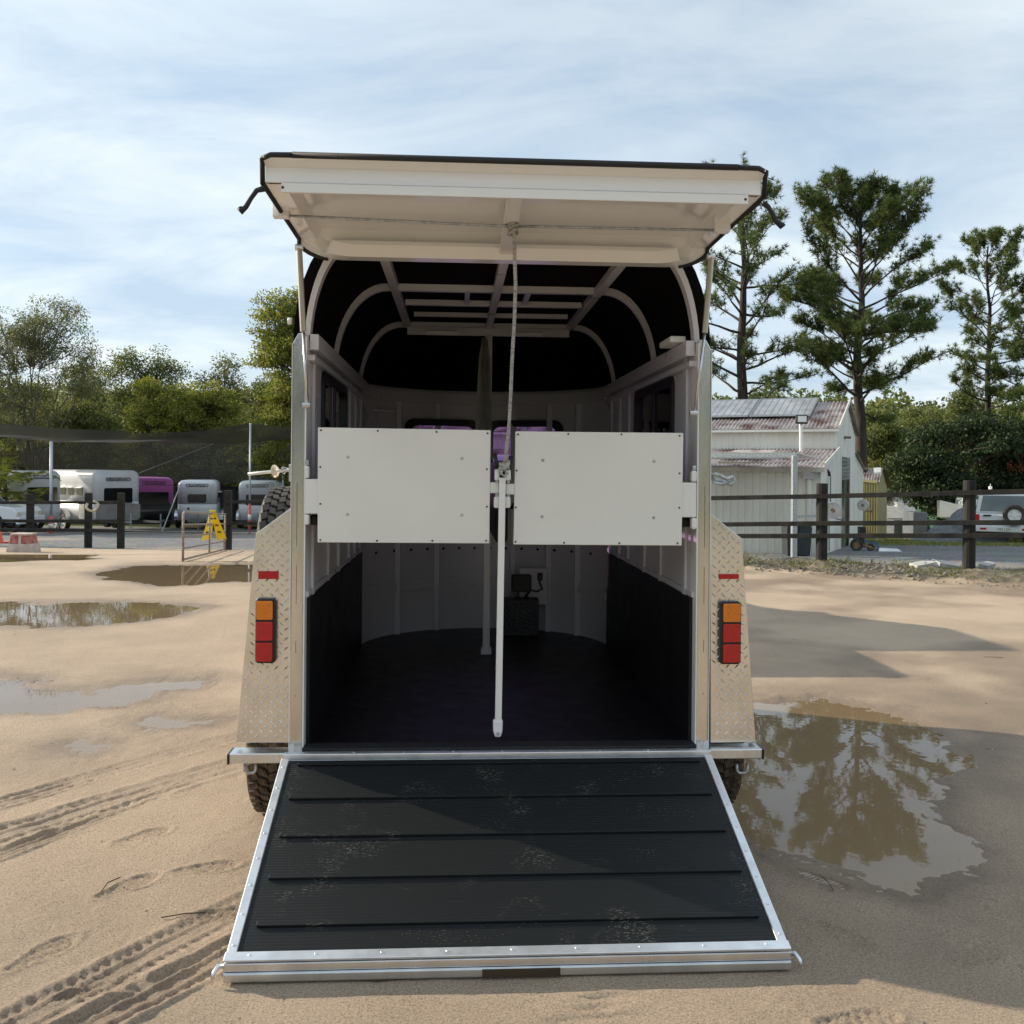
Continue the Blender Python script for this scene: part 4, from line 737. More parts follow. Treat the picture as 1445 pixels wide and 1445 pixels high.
# rope
rt = kc + Vector((0, -0.02, -0.012)); rb = onY(712, 655, -0.11)
RPX = [(725, 325), (727.5, 400), (726, 450), (723, 500), (720.5, 560), (718, 605), (712.5, 652)]
def rpt(t):
    y_ = 325 + 327 * t; x_ = float(np.interp(y_, [q[1] for q in RPX], [q[0] for q in RPX])); return onY(x_, y_, rt.y + (rb.y - rt.y) * t)
pts = [rt] + [rpt(t) for t in np.linspace(0.03, 1, 30)]
RO = thing('rope', 'pale braided rope tied from the raised hatch down to the white centre pole', 'rope', rt)
iv = Matrix.Translation(-rt)
def loc_(ps): return [iv @ Vector(p) for p in ps]
MB().tube(loc_(pts), 0.0072, 8).build('rope_line', M['rope'], RO, smooth=True)
def coil(c, r, hgt, turns, tr, n=60, ax=0.4):
    return [c + Vector((math.cos(2 * math.pi * turns * i / n) * r * (1 + .15 * math.sin(i)), math.sin(2 * math.pi * turns * i / n) * r, (i / n - 0.5) * hgt + ax * r * math.cos(2 * math.pi * turns * i / n))) for i in range(n)]
MB().tube(loc_(coil(rb + Vector((0, 0.02, -0.008)), 0.017, 0.034, 3.5, 1)), 0.0068, 7).build('rope_knot', M['rope'], RO, smooth=True)
MB().tube(loc_(coil(rt + Vector((0, 0.012, 0.004)), 0.016, 0.05, 3.5, 1)), 0.0064, 7).build('rope_knot', M['rope'], RO, smooth=True)
MB().tube(loc_([rb + Vector((-0.012, -0.005, -0.02)), rb + Vector((-0.014, -0.012, -0.04)), rb + Vector((0.0, -0.014, -0.05)), rb + Vector((0.012, -0.01, -0.035))]), 0.006, 7).build('rope_end', M['rope'], RO, smooth=True)
# ---------------------------------------------------------------- vehicles
def wheel_pair(par, x, ys_, r, w, m='tyre'):
    for yy in ys_:
        for s in (-1, 1):
            e = bpy.data.objects.new('wheel', None); COL.objects.link(e); e.parent = par; e.location = (s * x, yy, r)
            tyre_mb(r, w, 28, 3).build('tyre', M[m], e); rim_mb(r * 0.6, w * 0.8, s).build('rim', M['alu'], e)
def suv(name, label, loc, rz, col='car', ute=False, L_=4.5, Wd=1.75, H=1.72, group=None):
    v = thing(name, label, 'car' if not ute else 'utility vehicle', loc, rz, group); h = Wd / 2     # rear at local -Y
    belt = 1.02; y0, y1 = -L_ / 2, L_ / 2
    low = [(y0, 0.42), (y0 + 0.02, belt - 0.08), (y0 + 0.06, belt), (y1 - 1.25, belt + 0.02), (y1 - 0.15, belt - 0.10), (y1, belt - 0.26), (y1, 0.42)]
    wy = (y0 + 0.95, y1 - 0.85); r = 0.36
    bot = []
    for yc in wy[::-1]: bot += [(yc + 0.42 * math.cos(a), 0.36 + 0.42 * math.sin(a)) for a in np.linspace(0.15, math.pi - 0.15, 9)]
    pts = low + bot
    MB().prism([(-h, y, z) for y, z in pts], (2 * h, 0, 0)).build('body', M[col], v, bevel=0.04)
    MB().box(-h + 0.2, h - 0.2, y0 + 0.2, y1 - 0.2, 0.3, 0.5).build('underbody', M['black'], v)
    ca0, ca1 = (y0 + 0.04, y1 - 1.15) if not ute else (y0 + 1.75, y1 - 1.15)
    c = MB().hexa([(-h + 0.02, ca0, belt - .02), (h - 0.02, ca0, belt - .02), (h - 0.02, ca1, belt - .02), (-h + 0.02, ca1, belt - .02), (-h + 0.16, ca0 + 0.16, H), (h - 0.16, ca0 + 0.16, H), (h - 0.16, ca1 - 0.75, H), (-h + 0.16, ca1 - 0.75, H)]); c.build('cabin', M[col], v, bevel=0.06)
    def lerp_face(z, in_, side): t = (z - belt + .02) / (H - belt + .02); return t
    def rearpt(u, z, o): t = (z - belt + .02) / (H - belt + .02); return (u * (h - 0.02 - 0.14 * t), ca0 + 0.16 * t - o, z)
    for nm, fn in (('rear_window', lambda u, z: rearpt(u, z, 0.012)), ('windscreen', lambda u, z: (u * (h - 0.02 - 0.14 * (z - belt + .02) / (H - belt + .02)), ca1 - 0.75 * (z - belt + .02) / (H - belt + .02) + 0.012, z))):
        q = [fn(-0.86, belt + 0.07), fn(0.86, belt + 0.07), fn(0.84, H - 0.11), fn(-0.84, H - 0.11)]; MB().prism(q if nm != 'rear_window' else q, (0, -0.004 if nm == 'rear_window' else 0.004, 0)).build(nm, M['carglass'], v)
    for s in (-1, 1):
        def sp_(y, z, s=s): t = (z - belt + .02) / (H - belt + .02); return Vector((s * (h - 0.02 - 0.14 * t + 0.010), y, z))
        L3 = [(ca0 + 0.12, ca0 + 1.0), (ca0 + 1.08, ca0 + 1.85), (ca0 + 1.93, ca1 - 0.55)] if not ute else [(ca0 + 0.15, ca1 - 0.55)]
        for a, b in L3:
            q = [sp_(a, belt + 0.05), sp_(b + (0.3 if b == ca1 - 0.55 else 0), belt + 0.05), sp_(b - 0.1, H - 0.13), sp_(a + 0.12, H - 0.13)]; MB().prism(q, (s * 0.003, 0, 0)).build('side_window', M['carglass'], v)
        MB().box(min(s * (h - .14), s * (h + .004)), max(s * (h - .14), s * (h + .004)), y0 - 0.012, y0 + 0.05, 0.72, 0.98).build('tail_light', M['red'], v, bevel=0.008)
        MB().box(min(s * (h - .32), s * (h - .06)), max(s * (h - .32), s * (h - .06)), y1 - 0.06, y1 + 0.012, 0.62, 0.76).build('headlight', M['clear'], v, bevel=0.01)
        MB().box(min(s * (h + .02), s * (h + .2)), max(s * (h + .02), s * (h + .2)), ca1 - 0.45, ca1 - 0.3, belt + 0.02, belt + 0.18).build('mirror', M['black'], v, bevel=0.02)
    MB().box(-h - 0.01, h + 0.01, y0 - 0.10, y0 + 0.02, 0.40, 0.60).build('rear_bumper', M[col], v, bevel=0.03)
    MB().box(-h, h, y1 - 0.02, y1 + 0.1, 0.36, 0.6).build('front_bumper', M[col], v, bevel=0.03)
    for s in (-1, 1): MB().box(s * 0.62 - 0.09, s * 0.62 + 0.09, y0 - 0.106, y0 - 0.1, 0.47, 0.54).build('bumper_reflector', M['red'], v)
    MB().box(-0.20, 0.20, y0 - 0.112, y0 - 0.1, 0.44, 0.56).build('number_plate', M['panel'], v)
    wheel_pair(v, h - 0.11, wy, r, 0.23)
    if not ute:
        for s in (-1, 1): MB().beam((s * (h - 0.24), ca0 + 0.3, H + 0.05), (s * (h - 0.24), ca1 - 0.85, H + 0.05), 0.03, 0.03).build('roof_rail', M['black'], v)
    return v
pv = P(1417, 700, 31.5); V = suv('parked_car', 'white four wheel drive parked on the grass with a spare wheel on its tailgate', (0, 0, 0), 0)
c_ = P(1417, 700, 31.5); V.rotation_euler = (0, 0, -YAW + R(-24)); V.location = (0, 0, 0)
fw_ = Vector((-math.sin(V.rotation_euler.z), math.cos(V.rotation_euler.z), 0)); V.location = Vector((c_.x, c_.y, 0)) + fw_ * 2.25; V.location.z = float(terr(c_.x, c_.y)) - 0.05
sw = bpy.data.objects.new('spare_wheel', None); COL.objects.link(sw); sw.parent = V; sw.location = (0.30, -2.38, 0.98); sw.rotation_euler = (0, 0, R(90)); tyre_mb(0.34, 0.2, 30, 3).build('tyre', M['tyre'], sw); rim_mb(0.23, 0.16, -1).build('rim', M['white'], sw)
MB().box(-0.62, -0.38, -2.27, -2.24, 0.92, 0.97).build('door_handle', M['black'], V); MB().tube([(-0.35, -1.0, 1.72), (-0.35, -1.0, 2.0)], 0.012, 6).build('antenna', M['white'], V); MB().lathe((-0.35, -1.0, 1.86), (0, 0, 1), [(0, -.05), (.06, -.05), (.06, .05), (0, .05)], 10).build('beacon', M['white'], V)
pt = text_mesh('plate_text', '942 LSH', 0.11, M['text']); o = link('plate_lettering', pt, V); o.location = (0, -2.366, 0.50); o.rotation_euler = (R(90), 0, 0)
T2 = suv('tow_car', 'white utility vehicle hitched in front of the silver horse trailer', (0.02, 6.75, 0), 0, L_=5.0, Wd=1.76, H=1.72, ute=True)
up = at(8, 37); U = suv('parked_ute', 'white utility vehicle parked at the left edge with its bonnet towards the trailers', (up.x, up.y, up.z), R(-90) - YAW, ute=True, L_=4.9, H=1.65)
U.location = at(-60, 32.0)
# ---------------------------------------------------------------- background horse trailers
brand = text_mesh('brand_text', 'EuroFloat', 0.20, M['text'], 0.004)
def rbx(x0, x1, y0, y1, z0, z1, bev, seg=5):
    bm_ = bmesh.new(); bmesh.ops.create_cube(bm_, size=1)
    for v in bm_.verts: v.co = Vector(((x0 + x1) / 2 + v.co.x * (x1 - x0), (y0 + y1) / 2 + v.co.y * (y1 - y0), (z0 + z1) / 2 + v.co.z * (z1 - z0)))
    es = [e for e in bm_.edges if max(a.co.z for a in e.verts) > (z0 + z1) / 2]
    bmesh.ops.bevel(bm_, geom=es, offset=bev, segments=seg, profile=0.5, affect='EDGES'); me = bpy.data.meshes.new('body'); bm_.to_mesh(me); bm_.free()
    me.polygons.foreach_set('use_smooth', [True] * len(me.polygons)); return me
def float_tr(label, loc, rz, up_='fwhite', low='fwhite', L_=3.4, Wd=1.75, H=2.30, win=(0.55, 1.62, 1.22), sidewin=True, lights=True, apron=False, grp='horse trailers parked under the shade sail'):
    v = thing('horse_trailer', label, 'horse trailer', loc, rz, grp); h = Wd / 2; zb = 0.42; zm = 1.18
    me = rbx(-h, h, 0, L_, zm, H, 0.27); me.materials.append(M[up_]); link('upper_body', me, v)
    bm_ = bmesh.new(); bmesh.ops.create_cube(bm_, size=1)
    for q in bm_.verts: q.co = Vector((q.co.x * Wd, L_ / 2 + q.co.y * L_, (zb + zm) / 2 + q.co.z * (zm - zb)))
    bmesh.ops.bevel(bm_, geom=[e for e in bm_.edges if abs(e.verts[0].co.z - e.verts[1].co.z) > 0.3], offset=0.265, segments=5, profile=0.5, affect='EDGES'); me = bpy.data.meshes.new('lower'); bm_.to_mesh(me); bm_.free(); me.polygons.foreach_set('use_smooth', [True] * len(me.polygons)); me.materials.append(M[low]); lb = link('lower_body', me, v)
    seam = MB(); a = rounded_rect(-h - 0.006, h + 0.006, -0.006, L_ + 0.006, 0.27, 5); b = rounded_rect(-h + 0.03, h - 0.03, 0.03, L_ - 0.03, 0.25, 5); ring_frame(seam, a, b, lambda x, y: (x, y, 1.93), (0, 0, 0.014)); seam.build('roof_seam', M['fgrey'] if up_ != 'pink' else M['text'], v)
    w0, zt, zb2 = win; MB().prism([(x, -0.008, z) for x, z in rounded_rect(-w0, w0, zb2, zt, 0.07)], (0, 0.02, 0)).build('front_window', M['darkwin'], v)
    sg = MB(); ring_frame(sg, rounded_rect(-0.52, 0.52, 1.985, 2.135, 0.03), rounded_rect(-0.50, 0.50, 2.0, 2.12, 0.02), lambda x, z: (x, 0.045 if z > 2.05 else -0.002, z), (0, -0.012, 0)); g = MB().box(-0.5, 0.5, 0.0, 0.10, 1.99, 2.125).build('sign_panel', M[up_], v)
    sg = MB(); ring_frame(sg, rounded_rect(-0.50, 0.50, 1.985, 2.13, 0.05), rounded_rect(-0.475, 0.475, 2.008, 2.107, 0.035), lambda x, z: (x, -0.002, z), (0, -0.006, 0)); sg.build('sign_border', M['text'], g)
    t = link('sign_lettering', brand, g); t.location = (0, -0.006, 2.057); t.rotation_euler = (R(90), 0, 0); t.scale = (0.95, 0.62, 1)
    if sidewin:
        for s in (-1, 1):
            for yy in (1.0, 1.75, 2.45):
                MB().prism([(s * (h + 0.002), y, z) for y, z in rounded_rect(yy, yy + 0.5, 1.42, 1.72, 0.05)], (s * 0.012, 0, 0)).build('side_window', M['darkwin'], v)
                MB().hexa([(s * h, yy - .02, 1.73), (s * h, yy + .52, 1.73), (s * (h + .13), yy + .52, 1.70), (s * (h + .13), yy - .02, 1.70), (s * h, yy - .02, 1.75), (s * h, yy + .52, 1.75), (s * (h + .13), yy + .52, 1.715), (s * (h + .13), yy - .02, 1.715)]).build('window_awning', M[up_], v)
    if lights:
        for x in (-h + 0.35, -h + 0.53) if apron else (-h + 0.5,):
            for z in ((1.0,) if apron else (0.98, 0.83)): MB().lathe((x, -0.001, z), (0, -1, 0), [(0, 0.012), (0.05, 0.012), (0.055, 0)], 14).build('round_vent', M['black'], v)
    if apron:
        ap = MB(); aa = np.linspace(-0.95, 0.95, 15)
        for a, b in zip(aa[:-1], aa[1:]):
            f = lambda a, o: (h * a + 0, -0.015 - o - 0.0 * a, ); z_ = lambda a: 1.02 + 0.13 * math.cos(a * 1.3)
            ap.hexa([(h * a, -0.02, 0.5), (h * b, -0.02, 0.5), (h * b, 0.02, 0.5), (h * a, 0.02, 0.5), (h * a, -0.02, z_(a)), (h * b, -0.02, z_(b)), (h * b, 0.02, z_(b)), (h * a, 0.02, z_(a))])
        for s in (-1, 1): ap.box(min(s * (h + .003), s * (h + .012)), max(s * (h + .003), s * (h + .012)), 0.25, 1.3, 0.5, 1.12)
        ap.build('stone_apron', M['silver'], v)
    for s in (-1, 1):
        mg = MB(); pr = [(L_ * 0.6 + 0.78 * math.cos(a), 0.38 + 0.52 * math.sin(a)) for a in np.linspace(0, math.pi, 11)]
        for (ya, za), (yb, zb3) in zip(pr[:-1], pr[1:]): mg.prism([(s * h, ya, za), (s * h, yb, zb3), (s * (h + 0.24), yb, zb3), (s * (h + 0.24), ya, za)], (0, 0, 0.02))
        mg.prism([(s * (h + 0.24), y, z) for y, z in pr], (s * -0.01, 0, 0)) if False else None
        mg.build('mudguard', M['silver'] if low != 'fblack' else M['fblack'], v)
    wheel_pair(v, h + 0.10, (L_ * 0.6 - 0.36, L_ * 0.6 + 0.36), 0.32, 0.2)
    db = MB().beam((-h + 0.3, 0.3, 0.42), (0, -1.0, 0.42), 0.07, 0.09).beam((h - 0.3, 0.3, 0.42), (0, -1.0, 0.42), 0.07, 0.09).build('drawbar', M['galv'], v)
    MB().tube([(0.12, -0.75, 0.05), (0.12, -0.75, 0.75)], 0.03, 8).build('jockey_wheel_post', M['galv'], db)
    MB().box(-h, h, -0.05, 0.1, 0.36, 0.44).build('front_beam', M['fblack'], v, bevel=0.01)
    return v
float_tr('pale grey horse trailer behind the white utility vehicle, crossed by the tall sail pole', at(60, 35.5), R(58), 'fgrey', 'fgrey', win=(0.62, 1.68, 1.15), sidewin=False)
float_tr('long white horse trailer with polished apron and side windows beside the pink one', at(167, 37.2), R(46), 'fwhite', 'fwhite', L_=4.4, H=2.42, Wd=1.9, win=(0.58, 1.72, 1.12), apron=True)
float_tr('pink horse trailer with glossy black lower half between the white ones', at(217, 41), R(30), 'pink', 'fblack', win=(0.62, 1.66, 1.10), sidewin=False, lights=False)
float_tr('small white horse trailer standing square behind the open pipe gate', at(278, 44), R(11), win=(0.42, 1.65, 1.25))
float_tr('white horse trailer partly hidden behind the spare wheel and shade sail pole', at(363, 44.5), R(6), win=(0.52, 1.65, 1.15), apron=False)
# ---------------------------------------------------------------- shade sail and poles
def sail(rows, name, m, label, kind=None):
    # rows: list of [(px,py,D)...] lists, same length
    g = [[P(*q) for q in r] for r in rows]; nu = 24; nv = 8; v = []
    def sample(r, t): t *= len(r) - 1; i = min(int(t), len(r) - 2); f = t - i; return r[i].lerp(r[i + 1], f)
    for a in range(nv + 1):
        t = a / nv * (len(g) - 1); i = min(int(t), len(g) - 2); f = t - i
        for b in range(nu + 1):
            p = sample(g[i], b / nu).lerp(sample(g[i + 1], b / nu), f); p.z += 0.07 * math.sin(b * 1.1 + a) * math.sin(a * 1.2) + rng.normal(0, 0.012); v.append(tuple(p))
    mb = MB(); mb.v = v; mb.f = [(a * (nu + 1) + b, a * (nu + 1) + b + 1, (a + 1) * (nu + 1) + b + 1, (a + 1) * (nu + 1) + b) for a in range(nv) for b in range(nu)]
    return mb.build(name, m, smooth=True, label=label, cat='shade sail')
def sailmat(name, col, alpha):
    m, t, b = new_mat(name); N = t.nodes.new; L = t.links.new; b.inputs['Base Color'].default_value = (*col, 1); b.inputs['Roughness'].default_value = 0.8
    tr = N('ShaderNodeBsdfTransparent'); ms = N('ShaderNodeMixShader'); ms.inputs[0].default_value = alpha
    w = N('ShaderNodeTexNoise'); w.inputs['Scale'].default_value = 1.2; w.inputs['Detail'].default_value = 3; mr = N('ShaderNodeMapRange'); mr.inputs[1].default_value = 0.3; mr.inputs[2].default_value = 0.7; mr.inputs[3].default_value = alpha - 0.08; mr.inputs[4].default_value = alpha + 0.08; L(w.outputs[0], mr.inputs[0]); L(mr.outputs[0], ms.inputs[0])
    L(tr.outputs[0], ms.inputs[1]); L(b.outputs[0], ms.inputs[2]); L(ms.outputs[0], t.nodes['Material Output'].inputs[0]); return m
S1 = sailmat('shade_cloth_dense', (0.12, 0.117, 0.11), 0.74); S2 = sailmat('shade_cloth_thin', (0.095, 0.092, 0.08), 0.58)
sail([[(-160, 590, 33), (0, 598, 33), (130, 607, 33.5), (210, 611, 34), (280, 609, 34), (352, 597, 34), (420, 604, 34), (560, 612, 34)],
      [(-160, 606, 36), (0, 612, 36), (110, 624, 36.5), (200, 622, 37), (280, 619, 37), (352, 606, 37), (420, 613, 37), (560, 618, 37)],
      [(-160, 612, 39), (0, 614, 39), (75, 625, 40), (200, 620, 42), (260, 626, 42), (330, 627, 42), (420, 618, 42), (560, 625, 42)]], 'shade_sail', S1, 'upper black shade sail stretched flat above the parked horse trailers')
sail([[(-160, 650, 46), (0, 640, 46), (75, 628, 46), (200, 618, 46), (260, 624, 46), (330, 625, 46), (420, 618, 46), (560, 620, 46)],
      [(-160, 690, 47.5), (0, 655, 47.5), (60, 664, 47.5), (150, 674, 47.5), (250, 681, 47.5), (320, 682, 47.5), (420, 680, 47.5), (560, 680, 47.5)]], 'shade_sail', S2, 'lower see-through shade sail hanging down behind the parked horse trailers')
def pole(px, D, ytop, r, lab, wrap=None, cat='pole'):
    b = at(px, D); t = P(px, ytop, D); o = thing('sail_pole', lab, cat, b); MB().tube([(0, 0, -0.3), (0, 0, t.z - b.z)], r, 12).build('pole_tube', M['galv'], o, smooth=True)
    if wrap:
        z0, z1 = P(px, wrap[1], D).z - b.z, P(px, wrap[0], D).z - b.z; MB().tube([(0, 0, z0), (0, 0, z1)], r + 0.02, 12).build('red_wrap', M['pinkred'], o, smooth=True)
        MB().tube([(0, 0, z0 + 0.42 * (z1 - z0)), (0, 0, z0 + 0.62 * (z1 - z0))], r + 0.022, 12).build('pale_band', M['panel'], o, smooth=True)
    return o
pole(72, 33, 623, 0.055, 'tall galvanised sail pole with red wrap near the left edge', (728, 757))
pole(352.5, 34, 597, 0.035, 'thin galvanised sail pole with red wrap beside the spare wheel', (712, 749))
pole(399, 46, 655, 0.05, 'short sail pole far behind the spare wheel')
st = thing('guy_wire', 'thin guy wire running up to the shade sail', 'wire', P(195, 668, 40)); MB().tube([(0, 0, 0), tuple(P(302, 626, 40) - P(195, 668, 40))], 0.012, 5).build('wire', M['galv'], st)
lp = P(236, 737, 38); ln_ = thing('leaning_bar', 'thin pale bar leaning beside the pink horse trailer', 'bar', at(229, 38)); MB().tube([(0, 0, 0), tuple(P(255, 683, 38) - at(229, 38))], 0.022, 6).build('bar', M['panel'], ln_)
# dark shed behind the trailers
dk = at(330, 49); ds = thing('dark_shed', 'dark low shed and fence panels behind the parked horse trailers', 'shed', dk, -YAW)
wallw = MB().ribbed((-16, 0, -0.3), (7, 0, -0.3), (7, 0, 1.95), (-16, 0, 1.95), 90, 0.04).build('wall', mat('dark_wall_sheet', (0.012, 0.012, 0.013), 0.7), ds); MB().box(-16, 7, -0.05, 3, 1.95, 2.0).build('roof', M['fblack'], ds)
# ---------------------------------------------------------------- fences
def fence(name, label, posts, rails, overs=(0, 0), r=0.075, square=False):
    # posts: (px, D, ytop); rails list of pixel y per post
    f = thing(name, label, 'fence', at(posts[0][0], posts[0][1])); o_ = Vector(f.location); B = []
    for px, D, yt in posts:
        b = at(px, D); b.z += 0.02; t = P(px, yt, D)
        (MB().tube([b - o_ + Vector((0, 0, -0.3)), Vector((b.x, b.y, t.z)) - o_], r, 14) if not square else MB().box(b.x - o_.x - r, b.x - o_.x + r, b.y - o_.y - r, b.y - o_.y + r, b.z - o_.z - 0.3, t.z - o_.z)).build('post', M['fence'], f, bevel=0.006)
    for k in range(len(rails[0])):
        for i in range(len(posts) - 1):
            a, b = P(posts[i][0], rails[i][k], posts[i][1]) - FWD * (r + 0.022) - o_, P(posts[i + 1][0], rails[i + 1][k], posts[i + 1][1]) - FWD * (r + 0.022) - o_
            MB().beam(a, b, 0.04, 0.075).build('rail', M['fence'], f, bevel=0.004)
    return f
fence('rail_fence', 'black three rail fence along the dirt bank on the right', [(760, 17.9, 699), (981, 16.7, 690), (1160, 15.5, 682), (1368, 14.3, 678), (1613, 13.1, 672)],
      [(706, 742, 757), (703, 740, 756), (700, 738, 755.5), (695, 737, 755), (690, 736, 755)], r=0.092)
fence('rail_fence', 'black three rail fence in front of the parked horse trailers at far left', [(-95, 23.5, 700), (43, 23, 697), (125, 22.5, 695.5), (171, 22.2, 695.5)],
      [(709, 733, 748), (709, 735, 747), (709, 735, 748), (709, 735, 749)], r=0.07, square=True)
fence('rail_fence', 'short run of black rail fence between the pipe gate and the silver trailer', [(322, 22, 692), (440, 21.2, 690), (560, 20.5, 688)],
      [(708, 738), (707, 738), (706, 738)], r=0.08, square=True)
# rope coil on fence post
rc = P(131, 712, 22.1); rcl = thing('rope_coil', 'loop of pale rope hung over the left fence post', 'rope', rc)
MB().tube([Vector((0.12 * math.cos(a) * 1.1, -0.03 + 0.03 * math.sin(3 * a), 0.12 * math.sin(a) - 0.03)) for a in np.linspace(-3.6, 1.3, 18)], 0.028, 7).build('rope_loop', mat('tan_rope', (0.42, 0.38, 0.30), 0.9), rcl, smooth=True)
# pipe gate
gA, gB = P(258, 795, 15.6), at(318, 21.6); gA.z = 0.0; gt = thing('pipe_gate', 'rusty galvanised pipe gate standing open into the sand yard', 'gate', gA); d_ = gB - gA
def gp(t, z): return Vector((d_.x * t, d_.y * t, z + d_.z * t))
zt = P(258, 722, 15.6).z
MB().tube([gp(0, 0.0), gp(0, zt - 0.06), gp(0.012, zt - 0.015), gp(0.03, zt), gp(1, zt)], 0.021, 8).build('frame_pipe', M['rust'], gt, smooth=True)
MB().tube([gp(0, 0.03), gp(1, 0.03)], 0.018, 8).build('frame_pipe', M['rust'], gt, smooth=True); MB().tube([gp(1, 0.0), gp(1, zt + 0.02)], 0.021, 8).build('frame_pipe', M['rust'], gt, smooth=True)
for q in (0.26, 0.5, 0.74): MB().tube([gp(0, zt * q), gp(1, zt * q)], 0.016, 8).build('gate_bar', M['rust'], gt, smooth=True)
MB().tube([gp(0.55, 0.03), gp(0.55, zt)], 0.018, 8).build('gate_bar', M['rust'], gt, smooth=True)
# yellow sign hanging on the gate
sg_p = gA + gp(0.62, zt * 0.98); ys_ = thing('floor_sign', 'yellow folding wet floor sign hung over the pipe gate', 'sign', sg_p, -YAW)
for s, dx in ((-1, -0.10), (1, 0.16)):
    f = MB().prism([(-0.04, s * 0.03, 0.06), (0.05, s * 0.03, 0.06), (dx + 0.11, s * 0.10, -0.52), (dx + 0.08, s * 0.10, -0.50), (dx - 0.02, s * 0.10, -0.52), (dx - 0.09, s * 0.10, -0.55)][::-1], (0, 0.015, 0)).build('sign_leaf', M['yellow'], ys_, bevel=0.004)
    for zz in (-0.08, -0.22, -0.36): q = -zz / 0.5; MB().box(dx * q - 0.03, dx * q + 0.04, s * (0.03 + 0.07 * q) - 0.012, s * (0.03 + 0.07 * q) - 0.006, zz - 0.02, zz + 0.01).build('sign_marking', M['text'], f)
MB().box(-0.05, 0.06, -0.045, 0.045, 0.055, 0.085).build('sign_hinge', M['yellow'], ys_)
# concrete block and cone
cb = at(34, 19.5); blk = thing('concrete_block', 'stained concrete block with a faded red recess beside the left fence', 'block', (cb.x, cb.y, cb.z - 0.02), -YAW + R(6))
w_ = 0.27; MB().hexa([(-w_, -.22, 0), (w_, -.22, 0), (w_, .22, 0), (-w_, .22, 0), (-w_ + .03, -.2, .2), (w_ - .03, -.2, .2), (w_ - .03, .2, .2), (-w_ + .03, .2, .2)]).build('base', M['concrete'], blk, bevel=0.012)
MB().hexa([(-w_ + .05, -.18, .2), (w_ - .05, -.18, .2), (w_ - .05, .18, .2), (-w_ + .05, .18, .2), (-w_ + .07, -.15, .37), (w_ - .07, -.15, .37), (w_ - .07, .15, .37), (-w_ + .07, .15, .37)]).build('recess', M['redpaint'], blk, bevel=0.012)
MB().box(-w_ + .06, w_ - .06, -.17, .17, .37, .41).build('cap', M['concrete'], blk, bevel=0.012); MB().hexa([(-0.03, -.2, .2), (0.02, -.2, .2), (0.02, -.14, .2), (-.03, -.14, .2), (-.03, -.17, .37), (.02, -.17, .37), (.02, -.14, .37), (-.03, -.14, .37)]).build('rib', M['concrete'], blk)
cn = at(-3, 24.5); co = thing('traffic_cone', 'orange traffic cone at the left edge by the utility vehicle', 'cone', cn); MB().lathe((0, 0, 0), (0, 0, 1), [(0.16, 0.03), (0.14, 0.04), (0.035, 0.50), (0.02, 0.51), (0, 0.51)], 20).build('cone_body', M['orange'], co, smooth=True); MB().box(-0.2, 0.2, -0.2, 0.2, 0, 0.03).build('cone_base', M['orange'], co)
# ---------------------------------------------------------------- right-hand sheds
g_ = (0.424, 0.9056); l_ = (-0.9056, 0.424); zg = -0.40
def S(t, s_, z): return CD(7.21 + g_[0] * t + l_[0] * s_, 22 + g_[1] * t + l_[1] * s_, z)
org = S(0, 0, 0); SH = thing('farm_shed', 'cream corrugated shed with faded red roof, lean-to sides and solar panels', 'shed', org); io = -org
def Q(t, s_, z): return S(t, s_, z) + io
SLn = 13.0; zl, zj, ze, zr = 1.70, 2.17, 2.72, 3.58; T1, T2_, T3, T4 = 2.96, 5.43, 7.9, 10.86
MB().ribbed(Q(0, SLn, zg - .3), Q(0, 0, zg - .3), Q(0, 0, zl), Q(0, SLn, zl), 74, 0.022, 0.3).build('wall', M['wallsheet'], SH)
MB().ribbed(Q(T1, SLn, zj), Q(T1, 0, zj), Q(T1, 0, ze), Q(T1, SLn, ze), 74, 0.022, 0.3).build('wall', M['wallsheet'], SH)
MB().ribbed(Q(0.0 - 0.18, SLn, zl - .04), Q(-0.18, -0.06, zl - .04), Q(T1, -0.06, zj), Q(T1, SLn, zj), 130, 0.025, 0.5).build('roof', M['roofsheet'], SH)
MB().ribbed(Q(T1 - 0.15, SLn, ze - .03), Q(T1 - 0.15, -0.08, ze - .03), Q(T2_, -0.08, zr), Q(T2_, SLn, zr), 130, 0.028, 0.5).build('roof', M['roofsheet'], SH)
MB().ribbed(Q(T3 + 0.15, -0.08, ze - .03), Q(T3 + 0.15, SLn, ze - .03), Q(T2_, SLn, zr), Q(T2_, -0.08, zr), 130, 0.028, 0.5).build('roof', M['roofsheet'], SH)
MB().ribbed(Q(T4 + 0.15, -0.08, zl - .04), Q(T4 + 0.15, SLn, zl - .04), Q(T3, SLn, zj), Q(T3, -0.08, zj), 130, 0.028, 0.5).build('roof', M['roofsheet'], SH)
MB().ribbed(Q(T4, 0, zg - .6), Q(T4, SLn, zg - .6), Q(T4, SLn, zl), Q(T4, 0, zl), 74, 0.022, 0.3).build('wall', M['wallsheet'], SH)
